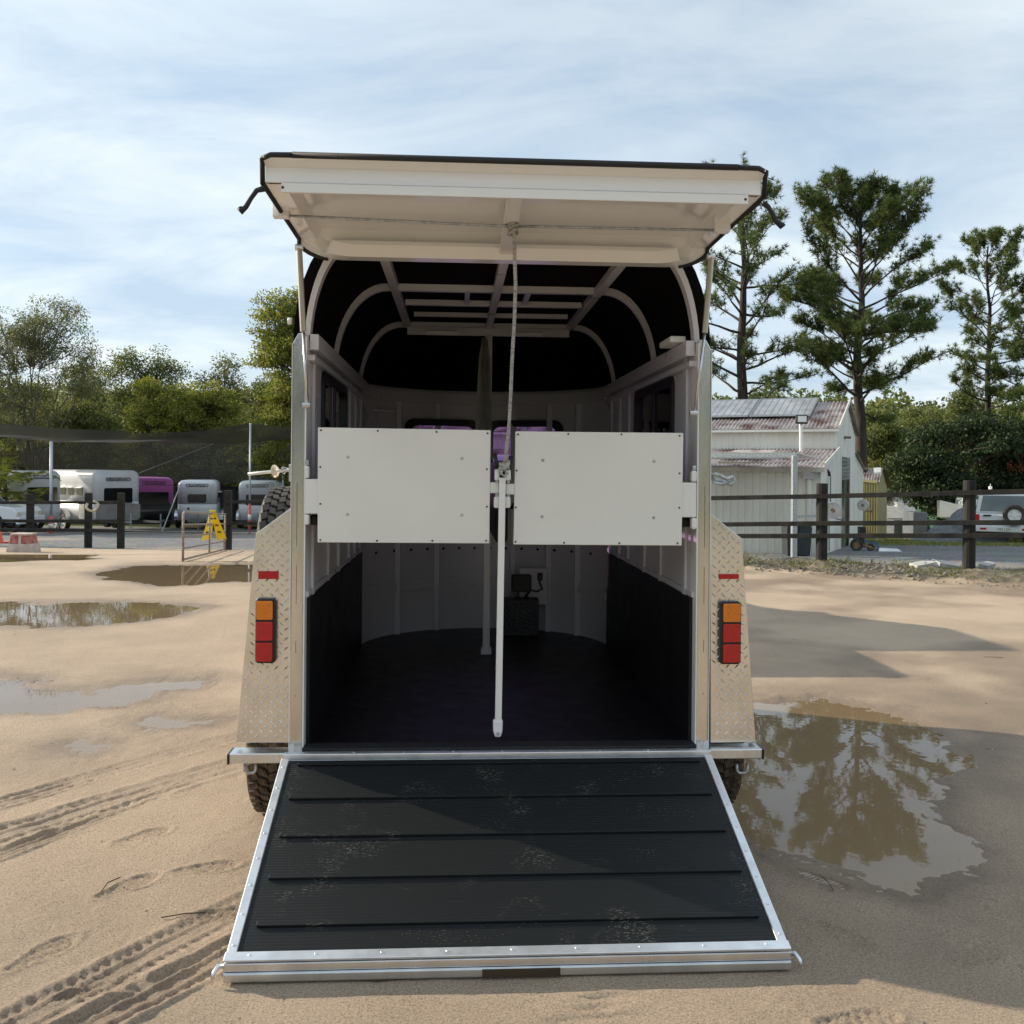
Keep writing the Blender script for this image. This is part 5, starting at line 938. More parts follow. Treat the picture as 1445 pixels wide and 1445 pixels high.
# gable end: sheets either side of the door, drawn as ribbed strips
def gab(t):
    if t < T1: return zl + (zj - zl) * t / T1
    if t < T2_: return ze + (zr - ze) * (t - T1) / (T2_ - T1)
    if t < T3: return zr - (zr - ze) * (t - T2_) / (T3 - T2_)
    return zj - (zj - zl) * (t - T3) / (T4 - T3)
ge_ = MB(); d0, d1, dz = 3.9, 6.3, 2.0; brk = sorted(set(list(np.linspace(0, T4, 37)) + [T1, T2_, T3, d0, d1]))
for a, b in zip(brk[:-1], brk[1:]):
    za, zb_ = gab(a + 1e-6), gab(b - 1e-6); z0 = dz if (a >= d0 - 1e-6 and b <= d1 + 1e-6) else zg - 0.6
    ge_.ribbed(Q(a, 0, z0), Q(b, 0, z0), Q(b, 0, zb_), Q(a, 0, za), 1, 0.018, 0.25)
ge_.build('gable_wall', M['wallsheet'], SH)
MB().poly([Q(d0, 0.04, zg - .6), Q(d1, 0.04, zg - .6), Q(d1, 0.04, dz), Q(d0, 0.04, dz)]).build('doorway_shade', M['fblack'], SH)  # black sheet just inside the opening, its colour stands for the interior's shade
rd = MB().ribbed(Q(d0, 0.0, dz), Q(d0, 0.0, 1.35), Q(d1, 0.0, 1.35), Q(d1, 0.0, dz), 6, 0.03, 0.4).build('roller_door', M['silver'], SH)
for t in (d0, d1): MB().beam(Q(t, -0.02, zg - .4), Q(t, -0.02, dz + .05), 0.03, 0.05).build('door_frame', M['wallsheet'], SH)
for a, b, za, zb_ in ((-0.18, T1, zl, zj), (T1 - 0.15, T2_, ze, zr), (T2_, T3 + 0.15, zr, ze), (T3, T4 + .15, zj, zl)): MB().beam(Q(a, -0.09, za + 0.02), Q(b, -0.09, zb_ + 0.02), 0.03, 0.12).build('barge_board', M['wallsheet'] if a < 5 else M['brown'], SH)
MB().beam(Q(-0.2, SLn, zl - 0.08), Q(-0.2, -0.08, zl - 0.08), 0.1, 0.1).build('gutter', mat('cream_gutter', (0.50, 0.48, 0.42), 0.5), SH)
MB().beam(Q(T1 - 0.17, SLn, ze - 0.06), Q(T1 - 0.17, -0.08, ze - 0.06), 0.05, 0.06).build('gutter', M['wallsheet'], SH)
MB().tube([Q(-0.12, 0.28, zl - .1), Q(-0.08, 0.26, 1.45), Q(-0.08, 0.26, zg - .2)], 0.05, 10).build('downpipe', M['white'], SH, smooth=True)
MB().obox(Q(-0.14, 0.28, zl - 0.2), (0.15, 0, 0), (0, 0.1, 0), (0, 0, 0.09)).build('rainwater_head', M['concrete2'], SH)
rd_ = (Q(T2_, 0, zr) - Q(T1, 0, ze)); rn = (Q(0, -1, 0) - Q(0, 0, 0)).cross(rd_).normalized(); rn = rn if rn.z > 0 else -rn
for i in range(7):
    s0 = 0.78 + i * 1.68; a, b, c, d = [Q(T1 + 0.80, s0 + 1.62, 0), Q(T1 + 0.80, s0, 0), Q(T2_ - 0.04, s0, 0), Q(T2_ - 0.04, s0 + 1.62, 0)]
    for p, t in ((a, T1 + .80), (b, T1 + .80), (c, T2_ - .04), (d, T2_ - .04)): p.z = ze + (zr - ze) * (t - T1) / (T2_ - T1) + 0.10 - org.z * 0
    pn = MB().prism([a, b, c, d], rn * 0.035).build('solar_panel', M['solar'], SH)
    fr = MB()
    for p, q in ((a, b), (b, c), (c, d), (d, a)): fr.beam(p + rn * 0.03, q + rn * 0.03, 0.04, 0.05)
    for k in range(1, 9): fr.beam(a.lerp(b, k / 9) + rn * 0.038, d.lerp(c, k / 9) + rn * 0.038, 0.014, 0.006)
    fr.build('panel_frame', M['galv'], pn)
fl = P(1131, 592, 23.8) - org; fx = MB().obox(fl, RGT * 0.14, FWD * 0.05, (0, 0, 0.11)).build('floodlight', M['black'], SH); MB().obox(fl - FWD * 0.052 + Vector((0, 0, .01)), RGT * 0.11, FWD * 0.006, (0, 0, 0.075)).build('floodlight_glass', M['panel'], fx)
MB().beam(fl + Vector((0, 0, -0.1)) + FWD * 0.05, P(1131, 637, 23.8) - org + FWD * .05, 0.09, 0.06).build('light_bracket', M['white'], SH)
for (px, py, D) in ((1170, 589 + 0, 26.0),): pass
MB().obox(P(1195, 617.5, 26.4) - org, RGT * 0.10 + FWD * 0.05, FWD * 0.1, (0, 0, 0.03)).build('door_lamp', M['brown'], SH)
MB().obox(P(1184, 625.5, 25) - org, RGT * 0.05, FWD * 0.05, (0, 0, 0.03)).build('security_camera', M['white'], SH)
MB().tube([P(1167, 663, 22.9) - org, P(1170, 667, 22.9) - org, P(1170.5, 672, 22.9) - org], 0.035, 8).build('gooseneck_lamp', M['black'], SH, smooth=True)
MB().tube([P(1172, 672, 23) - org, P(1172, 710, 23) - org], 0.012, 6).build('green_hose_pipe', M['green'], SH, smooth=True); MB().tube([P(1170, 735, 23) - org, P(1170, 778, 23) - org], 0.012, 6).build('green_hose_pipe', M['green'], SH, smooth=True)
MB().obox(P(1146, 689, 22.1) - org, RGT * 0.08, FWD * 0.02, (0, 0, 0.012)).build('tap_bracket', M['black'], SH)
MB().prism([p - org for p in (P(1013, 651.5, 22.4), P(1080, 651.5, 22.4), P(1078, 654, 22.4), P(1015, 654, 22.4))], tuple(FWD * 0.05)).build('eave_lamp', M['panel'], SH)
MB().prism([Q(0.9, 2.6, 1.90), Q(0.9, 1.5, 1.90), Q(1.9, 1.3, 2.06), Q(1.9, 2.4, 2.06)], (0, 0, 0.07)).build('roof_vent', M['roofsheet'], SH); MB().prism([Q(0.3, 6.3, 1.86), Q(0.3, 4.6, 1.86), Q(1.9, 4.2, 2.10), Q(1.9, 6.3, 2.10)], (0, 0, 0.07)).build('roof_vent', M['silver'], SH)
# awning in front
AW = thing('awning', 'thin galvanised carport awning on a square post before the cream shed', 'awning', at(1121, 20.2)); ao = -Vector(AW.location)
MB().beam(Vector((0, 0, -0.2)), P(1121, 643, 20.2) + ao, 0.11, 0.11, up=(0, 1, 0)).build('post', M['galv'], AW, bevel=0.008)
e1 = P(1124, 643, 20.2) + ao; e0 = P(900, 643.5, 22.1) + ao; MB().beam(e0, e1, 0.06, 0.09).build('edge_beam', M['galv'], AW, bevel=0.005)
e2 = P(1159, 651, 21.7) + ao; e3 = P(960, 651, 23.6) + ao; MB().prism([e0 + Vector((0, 0, .05)), e1 + Vector((0, 0, .05)), e2 + Vector((0, 0, .05)), e3 + Vector((0, 0, .05))], (0, 0, 0.02)).build('roof_sheet', M['silver'], AW)
MB().beam(P(1121, 729, 20.3) + ao, P(1152, 728, 21.8) + ao, 0.03, 0.06).build('brace', M['galv'], AW)
# bins
for px, w2, lab in ((1116, 0.15, 'dark wheelie bin behind the awning post, nearer the silver trailer'), (1132, 0.16, 'dark wheelie bin beside the downpipe of the cream shed')):
    b = at(px, 21.3); bn = thing('wheelie_bin', lab, 'bin', b, -YAW, 'dark bins by the shed'); MB().hexa([(-w2 * .8, -.2, 0.02), (w2 * .8, -.2, 0.02), (w2 * .8, .2, 0.02), (-w2 * .8, .2, 0.02), (-w2, -.24, .66), (w2, -.24, .66), (w2, .24, .66), (-w2, .24, .66)]).build('bin_body', M['binp'], bn, bevel=0.01)
    MB().hexa([(-w2, -.25, .665), (w2, -.25, .665), (w2, .25, .665), (-w2, .25, .665), (-w2 * .9, -.2, .72), (w2 * .9, -.2, .72), (w2 * .9, .25, .74), (-w2 * .9, .25, .74)]).build('bin_lid', M['binp'], bn, bevel=0.01); MB().tube([(-w2 * .7, -.24, .70), (-w2 * .5, -.28, .76), (w2 * .5, -.28, .76), (w2 * .7, -.24, .70)], 0.012, 6).build('bin_handle', M['binp'], bn)
# hose reel on the gable
def reel(px, py, D, r, lab, d2):
    p = P(px, py, D); o = thing('hose_reel', lab, 'hose reel', p); ax = d2
    MB().lathe((0, 0, 0), ax, [(r * 0.25, -0.14), (r, -0.14), (r, -0.12), (r * 0.75, -0.11), (r * 0.75, 0.11), (r, 0.12), (r, 0.14), (r * 0.25, 0.14)], 24).build('reel_drum', M['silver'], o, smooth=False); MB().lathe((0, 0, 0), ax, [(r * 0.2, -0.17), (r * 0.2, 0.17), (0, 0.17)], 12).build('reel_hub', M['tan_metal'], o)
    MB().tube([(0, 0, -r * .9), (0.25, 0, -r * 1.2), (0.3, 0.1, -r * 0.9)], 0.012, 6).build('hose', M['black'], o, smooth=True); MB().beam((0, 0, 0), tuple(FWD * 0.4 + Vector((0.1, 0, 0))), 0.05, 0.05).build('wall_bracket', M['galv'], o)
reel(1175, 720, 22.6, 0.20, 'grey metal hose reel on the end wall of the cream shed', (-0.35, -1, 0)); reel(1218, 713, 27, 0.16, 'small grey hose reel at the far corner of the cream shed', (-0.5, -1, 0))
# olive shed
OS = at(1214, 33); o2 = thing('garden_shed', 'small olive green shed behind the cream shed', 'shed', OS); oo = -Vector(OS)
def OP(px, py, D): return P(px, py, D) + oo
c0, c1, c2 = at(1196, 33) + oo, at(1238.5, 32.3) + oo, at(1251, 34.6) + oo
te, te1 = OP(1196, 676, 33), OP(1238.5, 680.5, 32.3); tg = OP(1251, 684, 34.6); rg0, rg = OP(1200, 661, 34), OP(1245.5, 661.5, 33.5)
MB().ribbed(c0, c1, te1, te, 12, 0.02, 0.3).build('wall', M['olive'], o2); MB().ribbed(c1, c2, tg, te1, 6, 0.02, 0.3).build('wall', M['olive'], o2); MB().poly([te1, tg, rg]).build('gable', M['olive'], o2)
MB().ribbed(te + Vector((0, 0, 0)), te1 + Vector((0.05, -0.05, -0.02)), rg, rg0, 12, 0.03, 0.5).build('roof', M['roofsheet'], o2); MB().beam(te, te1, 0.1, 0.08).build('gutter', M['olive'], o2); MB().beam(rg, tg + Vector((.08, 0, -.03)), 0.15, 0.05).build('barge_board', M['brown'], o2)
MB().prism([OP(1233, 662, 33), OP(1243, 661.5, 33), OP(1243, 668, 32.7), OP(1233, 669, 32.7)], (0, 0, 0.05)).build('skylight', M['panel'], o2)
MB().prism([OP(1216, 697, 32.4), OP(1222, 697, 32.4), OP(1222, 745, 32.4), OP(1216, 745, 32.4)], (0, 0.02, 0)).build('door', M['olive'], o2)
# trailed mower
mw = thing('grader_attachment', 'small towed grader blade with rusty wheels outside the roller door', 'implement', at(1215, 24.5), -YAW)
for x, sc_ in ((-0.14, 1), (0.22, 0.6)):
    e = bpy.data.objects.new('wheel', None); COL.objects.link(e); e.parent = mw; e.location = (x, -0.1, 0.16 * sc_); e.rotation_euler = (0, 0, R(75)); tyre_mb(0.16 * sc_, 0.10, 20, 2).build('tyre', M['tyre'], e); rim_mb(0.09 * sc_, 0.08, -1).build('rim', M['tan_metal'], e)
MB().beam((-0.5, 0, 0.42), (0.5, 0.1, 0.16), 0.05, 0.05).beam((-0.1, 0, 0.15), (0.5, 0, 0.1), 0.05, 0.04).beam((0.1, 0, 0.08), (0.1, 0, 0.5), 0.04, 0.04).build('frame', M['bluemetal'], mw); MB().beam((-0.1, -.1, 0.2), (0.35, -.15, 0.05), 0.04, 0.04).beam((0.1, -.1, 0.22), (0.3, -.1, 0.03), 0.03, 0.04).build('linkage', M['tan_metal'], mw)
MB().hexa([(0.35, -.3, 0.0), (0.95, -.35, 0.0), (0.95, -.1, 0.02), (0.35, -.05, .02), (0.40, -.22, 0.08), (0.88, -.27, 0.06), (0.88, -.15, 0.07), (0.4, -.1, .09)]).build('blade', M['silver'], mw); MB().box(-0.05, 0.1, -.1, .1, .42, .62).box(-0.02, 0.06, -.05, .05, .2, .42).build('engine', M['black'], mw, bevel=.01)
# tarp-covered pile, pale roofs, boat, container
tp = at(1350, 33); TP = thing('tarpaulin', 'grey tarpaulin draped over a load left of the white four wheel drive', 'tarpaulin', tp, -YAW); mb = MB(); nu, nv = 26, 14
for i in range(nu + 1):
    for j in range(nv + 1):
        u = i / nu; v = j / nv; x = -1.35 + 2.7 * u; z = 1.12 * min(1, (u * 1.6) ** 1.1) * (1 - max(0, u - 0.82) * 1.5) * min(1, (1 - abs(2 * v - 1)) * 2.2 + 0.0); z = z + 0.05 * math.sin(x * 9 + v * 7) * (z > 0.1) + 0.03 * math.sin(x * 23 + j); mb.v.append((x, (v - 0.5) * 2.0, max(0.0, z)))
mb.f = [(i * (nv + 1) + j, (i + 1) * (nv + 1) + j, (i + 1) * (nv + 1) + j + 1, i * (nv + 1) + j + 1) for i in range(nu) for j in range(nv)]; mb.build('cover', M['tarp'], TP, smooth=True)
def simple_block(name, label, cat, px0, px1, ytop, D, dep, m, roofm=None, ridge=None):
    a, b = at(px0, D), at(px1, D); zt_ = P(px0, ytop, D).z; o = thing(name, label, cat, a, -YAW); w = (b - a).length; h_ = zt_ - a.z
    MB().box(0, w, 0, dep, -0.2, h_).build('body', M[m], o, bevel=0.02)
    if ridge: hr = P(px0, ridge, D).z - a.z; MB().hexa([(-.1, -.15, h_), (w + .1, -.15, h_), (w + .1, dep + .15, h_), (-.1, dep + .15, h_), (0.15 * w, dep * .4, hr), (w * 0.9, dep * .4, hr), (w * 0.9, dep * .6, hr), (w * .15, dep * .6, hr)]).build('roof', M[roofm], o)
    for k in range(int(w / 0.9)): MB().box(k * 0.9 + 0.2, k * 0.9 + 0.24, -0.012, 0, 0, h_ - 0.03).build('batten', M[m], o)
    return o
simple_block('storage_shed', 'low pale shed with sloping grey roof beyond the olive shed', 'shed', 1252, 1288, 731, 40, 3, 'white', 'concrete2', 716)
simple_block('caravan', 'pale caravan roof showing above the fence rail beyond the yard', 'caravan', 1268, 1345, 724, 46, 3, 'fgrey', 'concrete2', 702)
simple_block('shipping_container', 'dark green container behind the grey tarpaulin', 'container', 1336, 1392, 712, 38, 3, 'green'); simple_block('water_tank', 'dark square tank standing left of the grey tarpaulin', 'tank', 1289, 1309, 723, 36, 1.0, 'tarp'); simple_block('pump_box', 'grey panelled box behind the black fence rails', 'box', 1262, 1286, 734, 38, 1.0, 'tarp')
bt = at(1365, 36); BT = thing('boat', 'white boat hull behind the grey tarpaulin and fence post', 'boat', bt + Vector((0, 0, 0.75)), -YAW); secs = [(-1.1, 0.12, 0.75), (-0.5, 0.35, 0.6), (0.3, 0.5, 0.52), (1.4, 0.55, 0.5)]; mb = MB()
for x, w, h_ in secs: mb.v += [(x, -w, h_), (x, -w * .7, .1), (x, 0, -0.02 + (0.3 if x < -1 else 0)), (x, w * .7, .1), (x, w, h_)]
mb.f = [(i * 5 + j, (i + 1) * 5 + j, (i + 1) * 5 + j + 1, i * 5 + j + 1) for i in range(3) for j in range(4)] + [(i * 5, i * 5 + 4, (i + 1) * 5 + 4, (i + 1) * 5) for i in range(3)] + [(15, 16, 17, 18, 19)]; mb.build('hull', M['white'], BT, bevel=0.01); MB().box(-0.3, 1.2, -0.4, 0.4, 0.5, 0.85).build('cabin', M['fgrey'], BT, bevel=0.08)
# pavers and stones on the bank
for px, py, w_, r_, lab in ((1302, 803, 0.17, 10, 'cracked pale paver at the left end of the pile on the bank'), (1318, 802, 0.15, -25, 'pale paver leaning in the middle of the pile on the bank'), (1336, 803, 0.19, 5, 'largest pale paver at the right end of the pile on the bank'), (1393, 803, 0.12, 30, 'pale broken paver right of the thick fence post'), (1303, 808, 0.07, 50, 'small paver chip lying in front of the pile')):
    p = P(px, py, 14.6); o = MB().box(-w_, w_, -w_ * .6, w_ * .6, -0.03, 0.03).build('paver', M['concrete2'], bevel=0.008, label=lab, cat='paver', group='broken pavers on the dirt bank'); o.location = (p.x, p.y, 0.155); o.rotation_euler = (R(rng.uniform(-12, 12)), R(rng.uniform(-10, 10)), R(r_))
n_ = 2600; uu = rng.uniform(-1.5, 14, n_); qq = rng.normal(0.55, 0.33, n_); keep = (qq > -0.6) & (qq < 1.25); uu, qq = uu[keep], qq[keep]; v = []; f = []
for u, q in zip(uu, qq):
    X = fa[0] + fd[0] * u + fn[0] * q; D = fa[1] + fd[1] * u + fn[1] * q; c = CD(X, D, 0); s_ = rng.uniform(0.012, 0.045) * (1.5 if rng.random() < .06 else 1); c.z = 0.10 * np.clip((1.05 - q) / .35, 0, 1) + rng.uniform(-.01, .02); n0 = len(v)
    for d in ((1, 0, 0), (-.3, .9, 0), (-.7, -.6, 0), (.1, -.1, .8), (.5, .5, .4)): v.append((c.x + d[0] * s_ * rng.uniform(.7, 1.2), c.y + d[1] * s_ * rng.uniform(.7, 1.2), c.z + d[2] * s_))
    f += [(n0, n0 + 4, n0 + 3), (n0 + 4, n0 + 1, n0 + 3), (n0 + 1, n0 + 2, n0 + 3), (n0 + 2, n0, n0 + 3), (n0, n0 + 1, n0 + 4)]
link('bank_stones', np_mesh('bank_stones', v, f, M['stone'], 3), kind='stuff', label='loose stones and clods on the dirt bank', cat='stones')
n_ = 5200; px_ = rng.uniform(-4.5, 5.5, n_); py_ = -1.6 + 8.5 * rng.random(n_) ** 1.6; s_ = rng.uniform(0.0015, 0.005, n_) * np.where(rng.random(n_) < .04, 2.2, 1); hz = -0.0015 + 0 * px_
c_ = np.stack([px_, py_, hz], 1); T5 = np.array([(1, 0, 0), (-.3, .9, 0), (-.7, -.6, 0), (.1, -.1, .8), (.5, .5, .5)]); V_ = (c_[:, None, :] + T5[None] * s_[:, None, None] * rng.uniform(.7, 1.25, (n_, 5, 1))).reshape(-1, 3); F_ = (np.arange(n_)[:, None, None] * 5 + np.array([(0, 4, 3), (4, 1, 3), (1, 2, 3), (2, 0, 3), (0, 1, 4)])[None]).reshape(-1, 3)
link('grit', np_mesh('grit', V_, F_, M['stone'], 3), kind='stuff', label='coarse grit scattered on the sand', cat='grit')
# twigs and leaves lying on the sand
for a, b, c, lab in (((1158, 1238), (1168, 1248), (1176, 1259), 'thin brown twig on the damp sand below the big puddle'), ((142, 1262), (152, 1250), (170, 1240), 'thin curved twig on the sand left of the ramp'), ((1388, 928), (1400, 929), (1416, 929), 'dark twig on the sand in the far shadow'), ((228, 1297), (260, 1294), (290, 1290), 'pale straw lying by the lower wheel tracks')):
    pa_, pb_, pc_ = grd(*a), grd(*b), grd(*c); t = MB().tube([Vector((0, 0, 0.006)), pb_ - pa_ + Vector((0, 0, .012)), pc_ - pa_ + Vector((0, 0, .006))], 0.0022, 5).build('twig', M['bark_dark'], label=lab, cat='twig', group='twigs on the sand'); t.location = pa_
# ---------------------------------------------------------------- vegetation
def tubes_np(segs, n=5):
    """segs: list of (p0,p1,r0,r1)"""
    a = np.array([s[0] for s in segs]); b = np.array([s[1] for s in segs]); r0 = np.array([s[2] for s in segs]); r1 = np.array([s[3] for s in segs])
    d = b - a; d /= np.maximum(np.linalg.norm(d, axis=1, keepdims=True), 1e-9); up_ = np.where(np.abs(d[:, 2:3]) < 0.9, [[0, 0, 1.0]], [[1.0, 0, 0]]); u = np.cross(d, up_); u /= np.linalg.norm(u, axis=1, keepdims=True); w = np.cross(d, u)
    V_ = []
    for base, rr in ((a, r0), (b, r1)):
        for k in range(n): t = 2 * math.pi * k / n; V_.append(base + (u * math.cos(t) + w * math.sin(t)) * rr[:, None])
    V_ = np.stack(V_, 1).reshape(-1, 3); m = len(segs); o = (np.arange(m) * 2 * n)[:, None]; Fc = []
    for k in range(n): q = (k + 1) % n; Fc.append(np.concatenate([o + k, o + q, o + n + q, o + n + k], 1))
    return V_, np.stack(Fc, 1).reshape(-1, 4)
def rdir(r, n): v = r.normal(size=(n, 3)); return v / np.linalg.norm(v, axis=1, keepdims=True)
def blades(P0, Dr, ln, wd, r):            # thin triangles
    sd = np.cross(Dr, rdir(r, len(P0))); sd /= np.maximum(np.linalg.norm(sd, axis=1, keepdims=True), 1e-6); a = P0 - sd * wd[:, None] / 2; b = P0 + sd * wd[:, None] / 2; c = P0 + Dr * ln[:, None]
    V_ = np.stack([a, b, c], 1).reshape(-1, 3); return V_, np.arange(len(V_)).reshape(-1, 3)
def leaves(P0, Dr, ln, wd, r):            # diamond leaves
    sd = np.cross(Dr, rdir(r, len(P0))); sd /= np.maximum(np.linalg.norm(sd, axis=1, keepdims=True), 1e-6); m_ = P0 + Dr * ln[:, None] * 0.45
    V_ = np.stack([P0, m_ - sd * wd[:, None] / 2, P0 + Dr * ln[:, None], m_ + sd * wd[:, None] / 2], 1).reshape(-1, 3); return V_, np.arange(len(V_)).reshape(-1, 4)
def pine(H, seed, prof_, nb=46, t0=0.32, r0=0.22, tufts=1.0, nl=0.17, nw=0.022, extra=(), K=17):
    r = np.random.default_rng(seed); segs = []; tp = []; td = []
    zs = np.linspace(0, H, 15); cx = np.cumsum(r.normal(0, 0.035, 15)) * (H / 9); cy = np.cumsum(r.normal(0, 0.035, 15)); cx[:5] *= np.linspace(0, 1, 5); tr = np.stack([cx, cy, zs], 1)
    def tpos(z): return np.array([np.interp(z, zs, cx), np.interp(z, zs, cy), z])
    def trad(z): return r0 * (1 - 0.88 * (z / H)) ** 0.9
    for i in range(14): segs.append((tr[i], tr[i + 1], trad(zs[i]) * (1.25 if i == 0 else 1), trad(zs[i + 1])))
    def branch(z, az, L_, pitch, droop=0.0):
        p = tpos(z); ra = min(trad(z) * 0.42, 0.045 + .012 * r.random()); n = 6; d = np.array([math.cos(az) * math.cos(pitch), math.sin(az) * math.cos(pitch), math.sin(pitch)]); pts = [p]
        for k in range(n):
            d = d + np.array([r.normal(0, .11), r.normal(0, .11), r.normal(0.02 - droop, .10)]); d /= np.linalg.norm(d); pts.append(pts[-1] + d * L_ / n)
        for k in range(n): segs.append((pts[k], pts[k + 1], ra * (1 - k / n * .85), ra * (1 - (k + 1) / n * .85)))
        ns = int((6 + L_ * 5.4) * tufts)
        for j in range(ns):
            u = r.uniform(0.22, 1.0) ** 0.6; k = min(int(u * n), n - 1); q = pts[k] + (pts[k + 1] - pts[k]) * (u * n - k); dd = (pts[k + 1] - pts[k]); dd /= np.linalg.norm(dd)
            sd = np.cross(dd, [0, 0, 1]) * r.choice([-1, 1]); e = dd * r.uniform(.35, .9) + sd * r.uniform(.3, .9) + np.array([0, 0, r.uniform(-.15, .65)]); e /= np.linalg.norm(e); sl_ = (0.18 + 0.22 * L_ * (1 - u * .5)) * r.uniform(.5, 1.1); m_ = 3; pp = [q]
            for a in range(m_): e = e + np.array([0, 0, r.uniform(0, .22)]) + r.normal(0, .12, 3); e /= np.linalg.norm(e); pp.append(pp[-1] + e * sl_ / m_)
            for a in range(m_):
                segs.append((pp[a], pp[a + 1], 0.012, 0.008))
                if a > 0 or r.random() < .6: tp.append(pp[a + 1]); td.append(e)
                for _q in range(int(r.random() < .9) + int(r.random() < .5)): w_ = e + r.normal(0, .7, 3); w_ /= np.linalg.norm(w_); tp.append(pp[a + 1] + w_ * r.uniform(.08, .26)); td.append(w_)
    for i in range(nb):
        t = t0 + (1 - t0) * (i + r.uniform(0, .8)) / nb; t = min(t, 0.96); Lb = prof_(t) * r.uniform(.55, 1.15); pitch = 0.08 + 0.85 * ((t - t0) / (1 - t0)) ** 1.1 + r.normal(0, .2)
        branch(t * H, i * 2.399 + r.uniform(-.5, .5), Lb, pitch)
    for (t, az, L_, pi_, dr_) in extra: branch(t * H, az, L_, pi_, dr_)
    tp = np.array(tp); td = np.array(td); P0 = np.repeat(tp, K, 0); D0 = np.repeat(td, K, 0) * 0.55 + rdir(r, len(P0)) * 0.9 + np.array([0, 0, .18]); D0 /= np.linalg.norm(D0, axis=1, keepdims=True)
    ln = nl * r.uniform(.65, 1.15, len(P0)); V1, F1 = blades(P0 + D0 * 0.01, D0, ln, nw * r.uniform(.8, 1.2, len(P0)), r)
    V2, F2 = tubes_np(segs, 6); return (V1, F1), (V2, F2)
def add_pine(px, D, ytop, label, seed, prof_, grp='tall pines behind the sheds', lx=0, **kw):
    b = at(px, D); b.z -= 0.1; H = P(px, ytop, D).z - b.z; o = thing('pine_tree', label, 'pine tree', b, 0, grp); (V1, F1), (V2, F2) = pine(H, seed, prof_, **kw)
    link('trunk', np_mesh('pine_trunk', V2, F2, M['bark_pine'], 4), o).data.polygons.foreach_set('use_smooth', np.ones(len(F2), bool)); link('crown', np_mesh('pine_needles', V1, F1, M['needle'], 3), o); return o
pb_prof = lambda t: 3.15 * np.interp(t, [0.22, 0.36, 0.45, 0.62, 0.75, 0.86, 0.95, 1.0], [0.45, 0.6, 0.95, 1.0, 0.95, 0.82, 0.5, 0.25])
add_pine(1217, 33.5, 282, 'tallest pine with a broad dense crown beside the gable of the cream shed', 3, pb_prof, nb=64, t0=0.38, r0=0.25, tufts=0.95, nl=0.21, nw=0.024, K=17)
add_pine(1044, 33, 262, 'open-crowned pine rising behind the solar panels, right of the raised hatch', 12, lambda t: 2.6 * np.interp(t, [0.25, .4, .6, .8, .93, 1], [0.6, .85, 1.0, .95, .6, .3]), nb=46, t0=0.33, r0=0.27, tufts=0.58, nl=0.20, nw=0.022, K=15)
add_pine(1397, 40, 345, 'slender pine with a bare lower trunk near the right edge', 21, lambda t: 2.3 * np.interp(t, [0.3, .42, .5, .7, .85, .95, 1], [0.5, 0.75, .6, 1.0, .95, .6, .3]), nb=46, t0=0.42, r0=0.19, tufts=0.68, nl=0.21, nw=0.025, K=15)
add_pine(1472, 38, 330, 'pine partly cut off by the right edge of the view', 31, lambda t: 2.4 * np.interp(t, [0.3, .5, .8, 1], [0.8, 1.0, .8, .25]), nb=46, t0=0.34, r0=0.2, tufts=0.68, nl=0.21, nw=0.025, K=15)
add_pine(880, 34, 400, 'pine standing behind the silver horse trailer', 35, lambda t: 1.9 * np.interp(t, [0.3, .5, .8, 1], [0.8, 1.0, .8, .25]), nb=34, t0=0.33, r0=0.2, tufts=0.7)
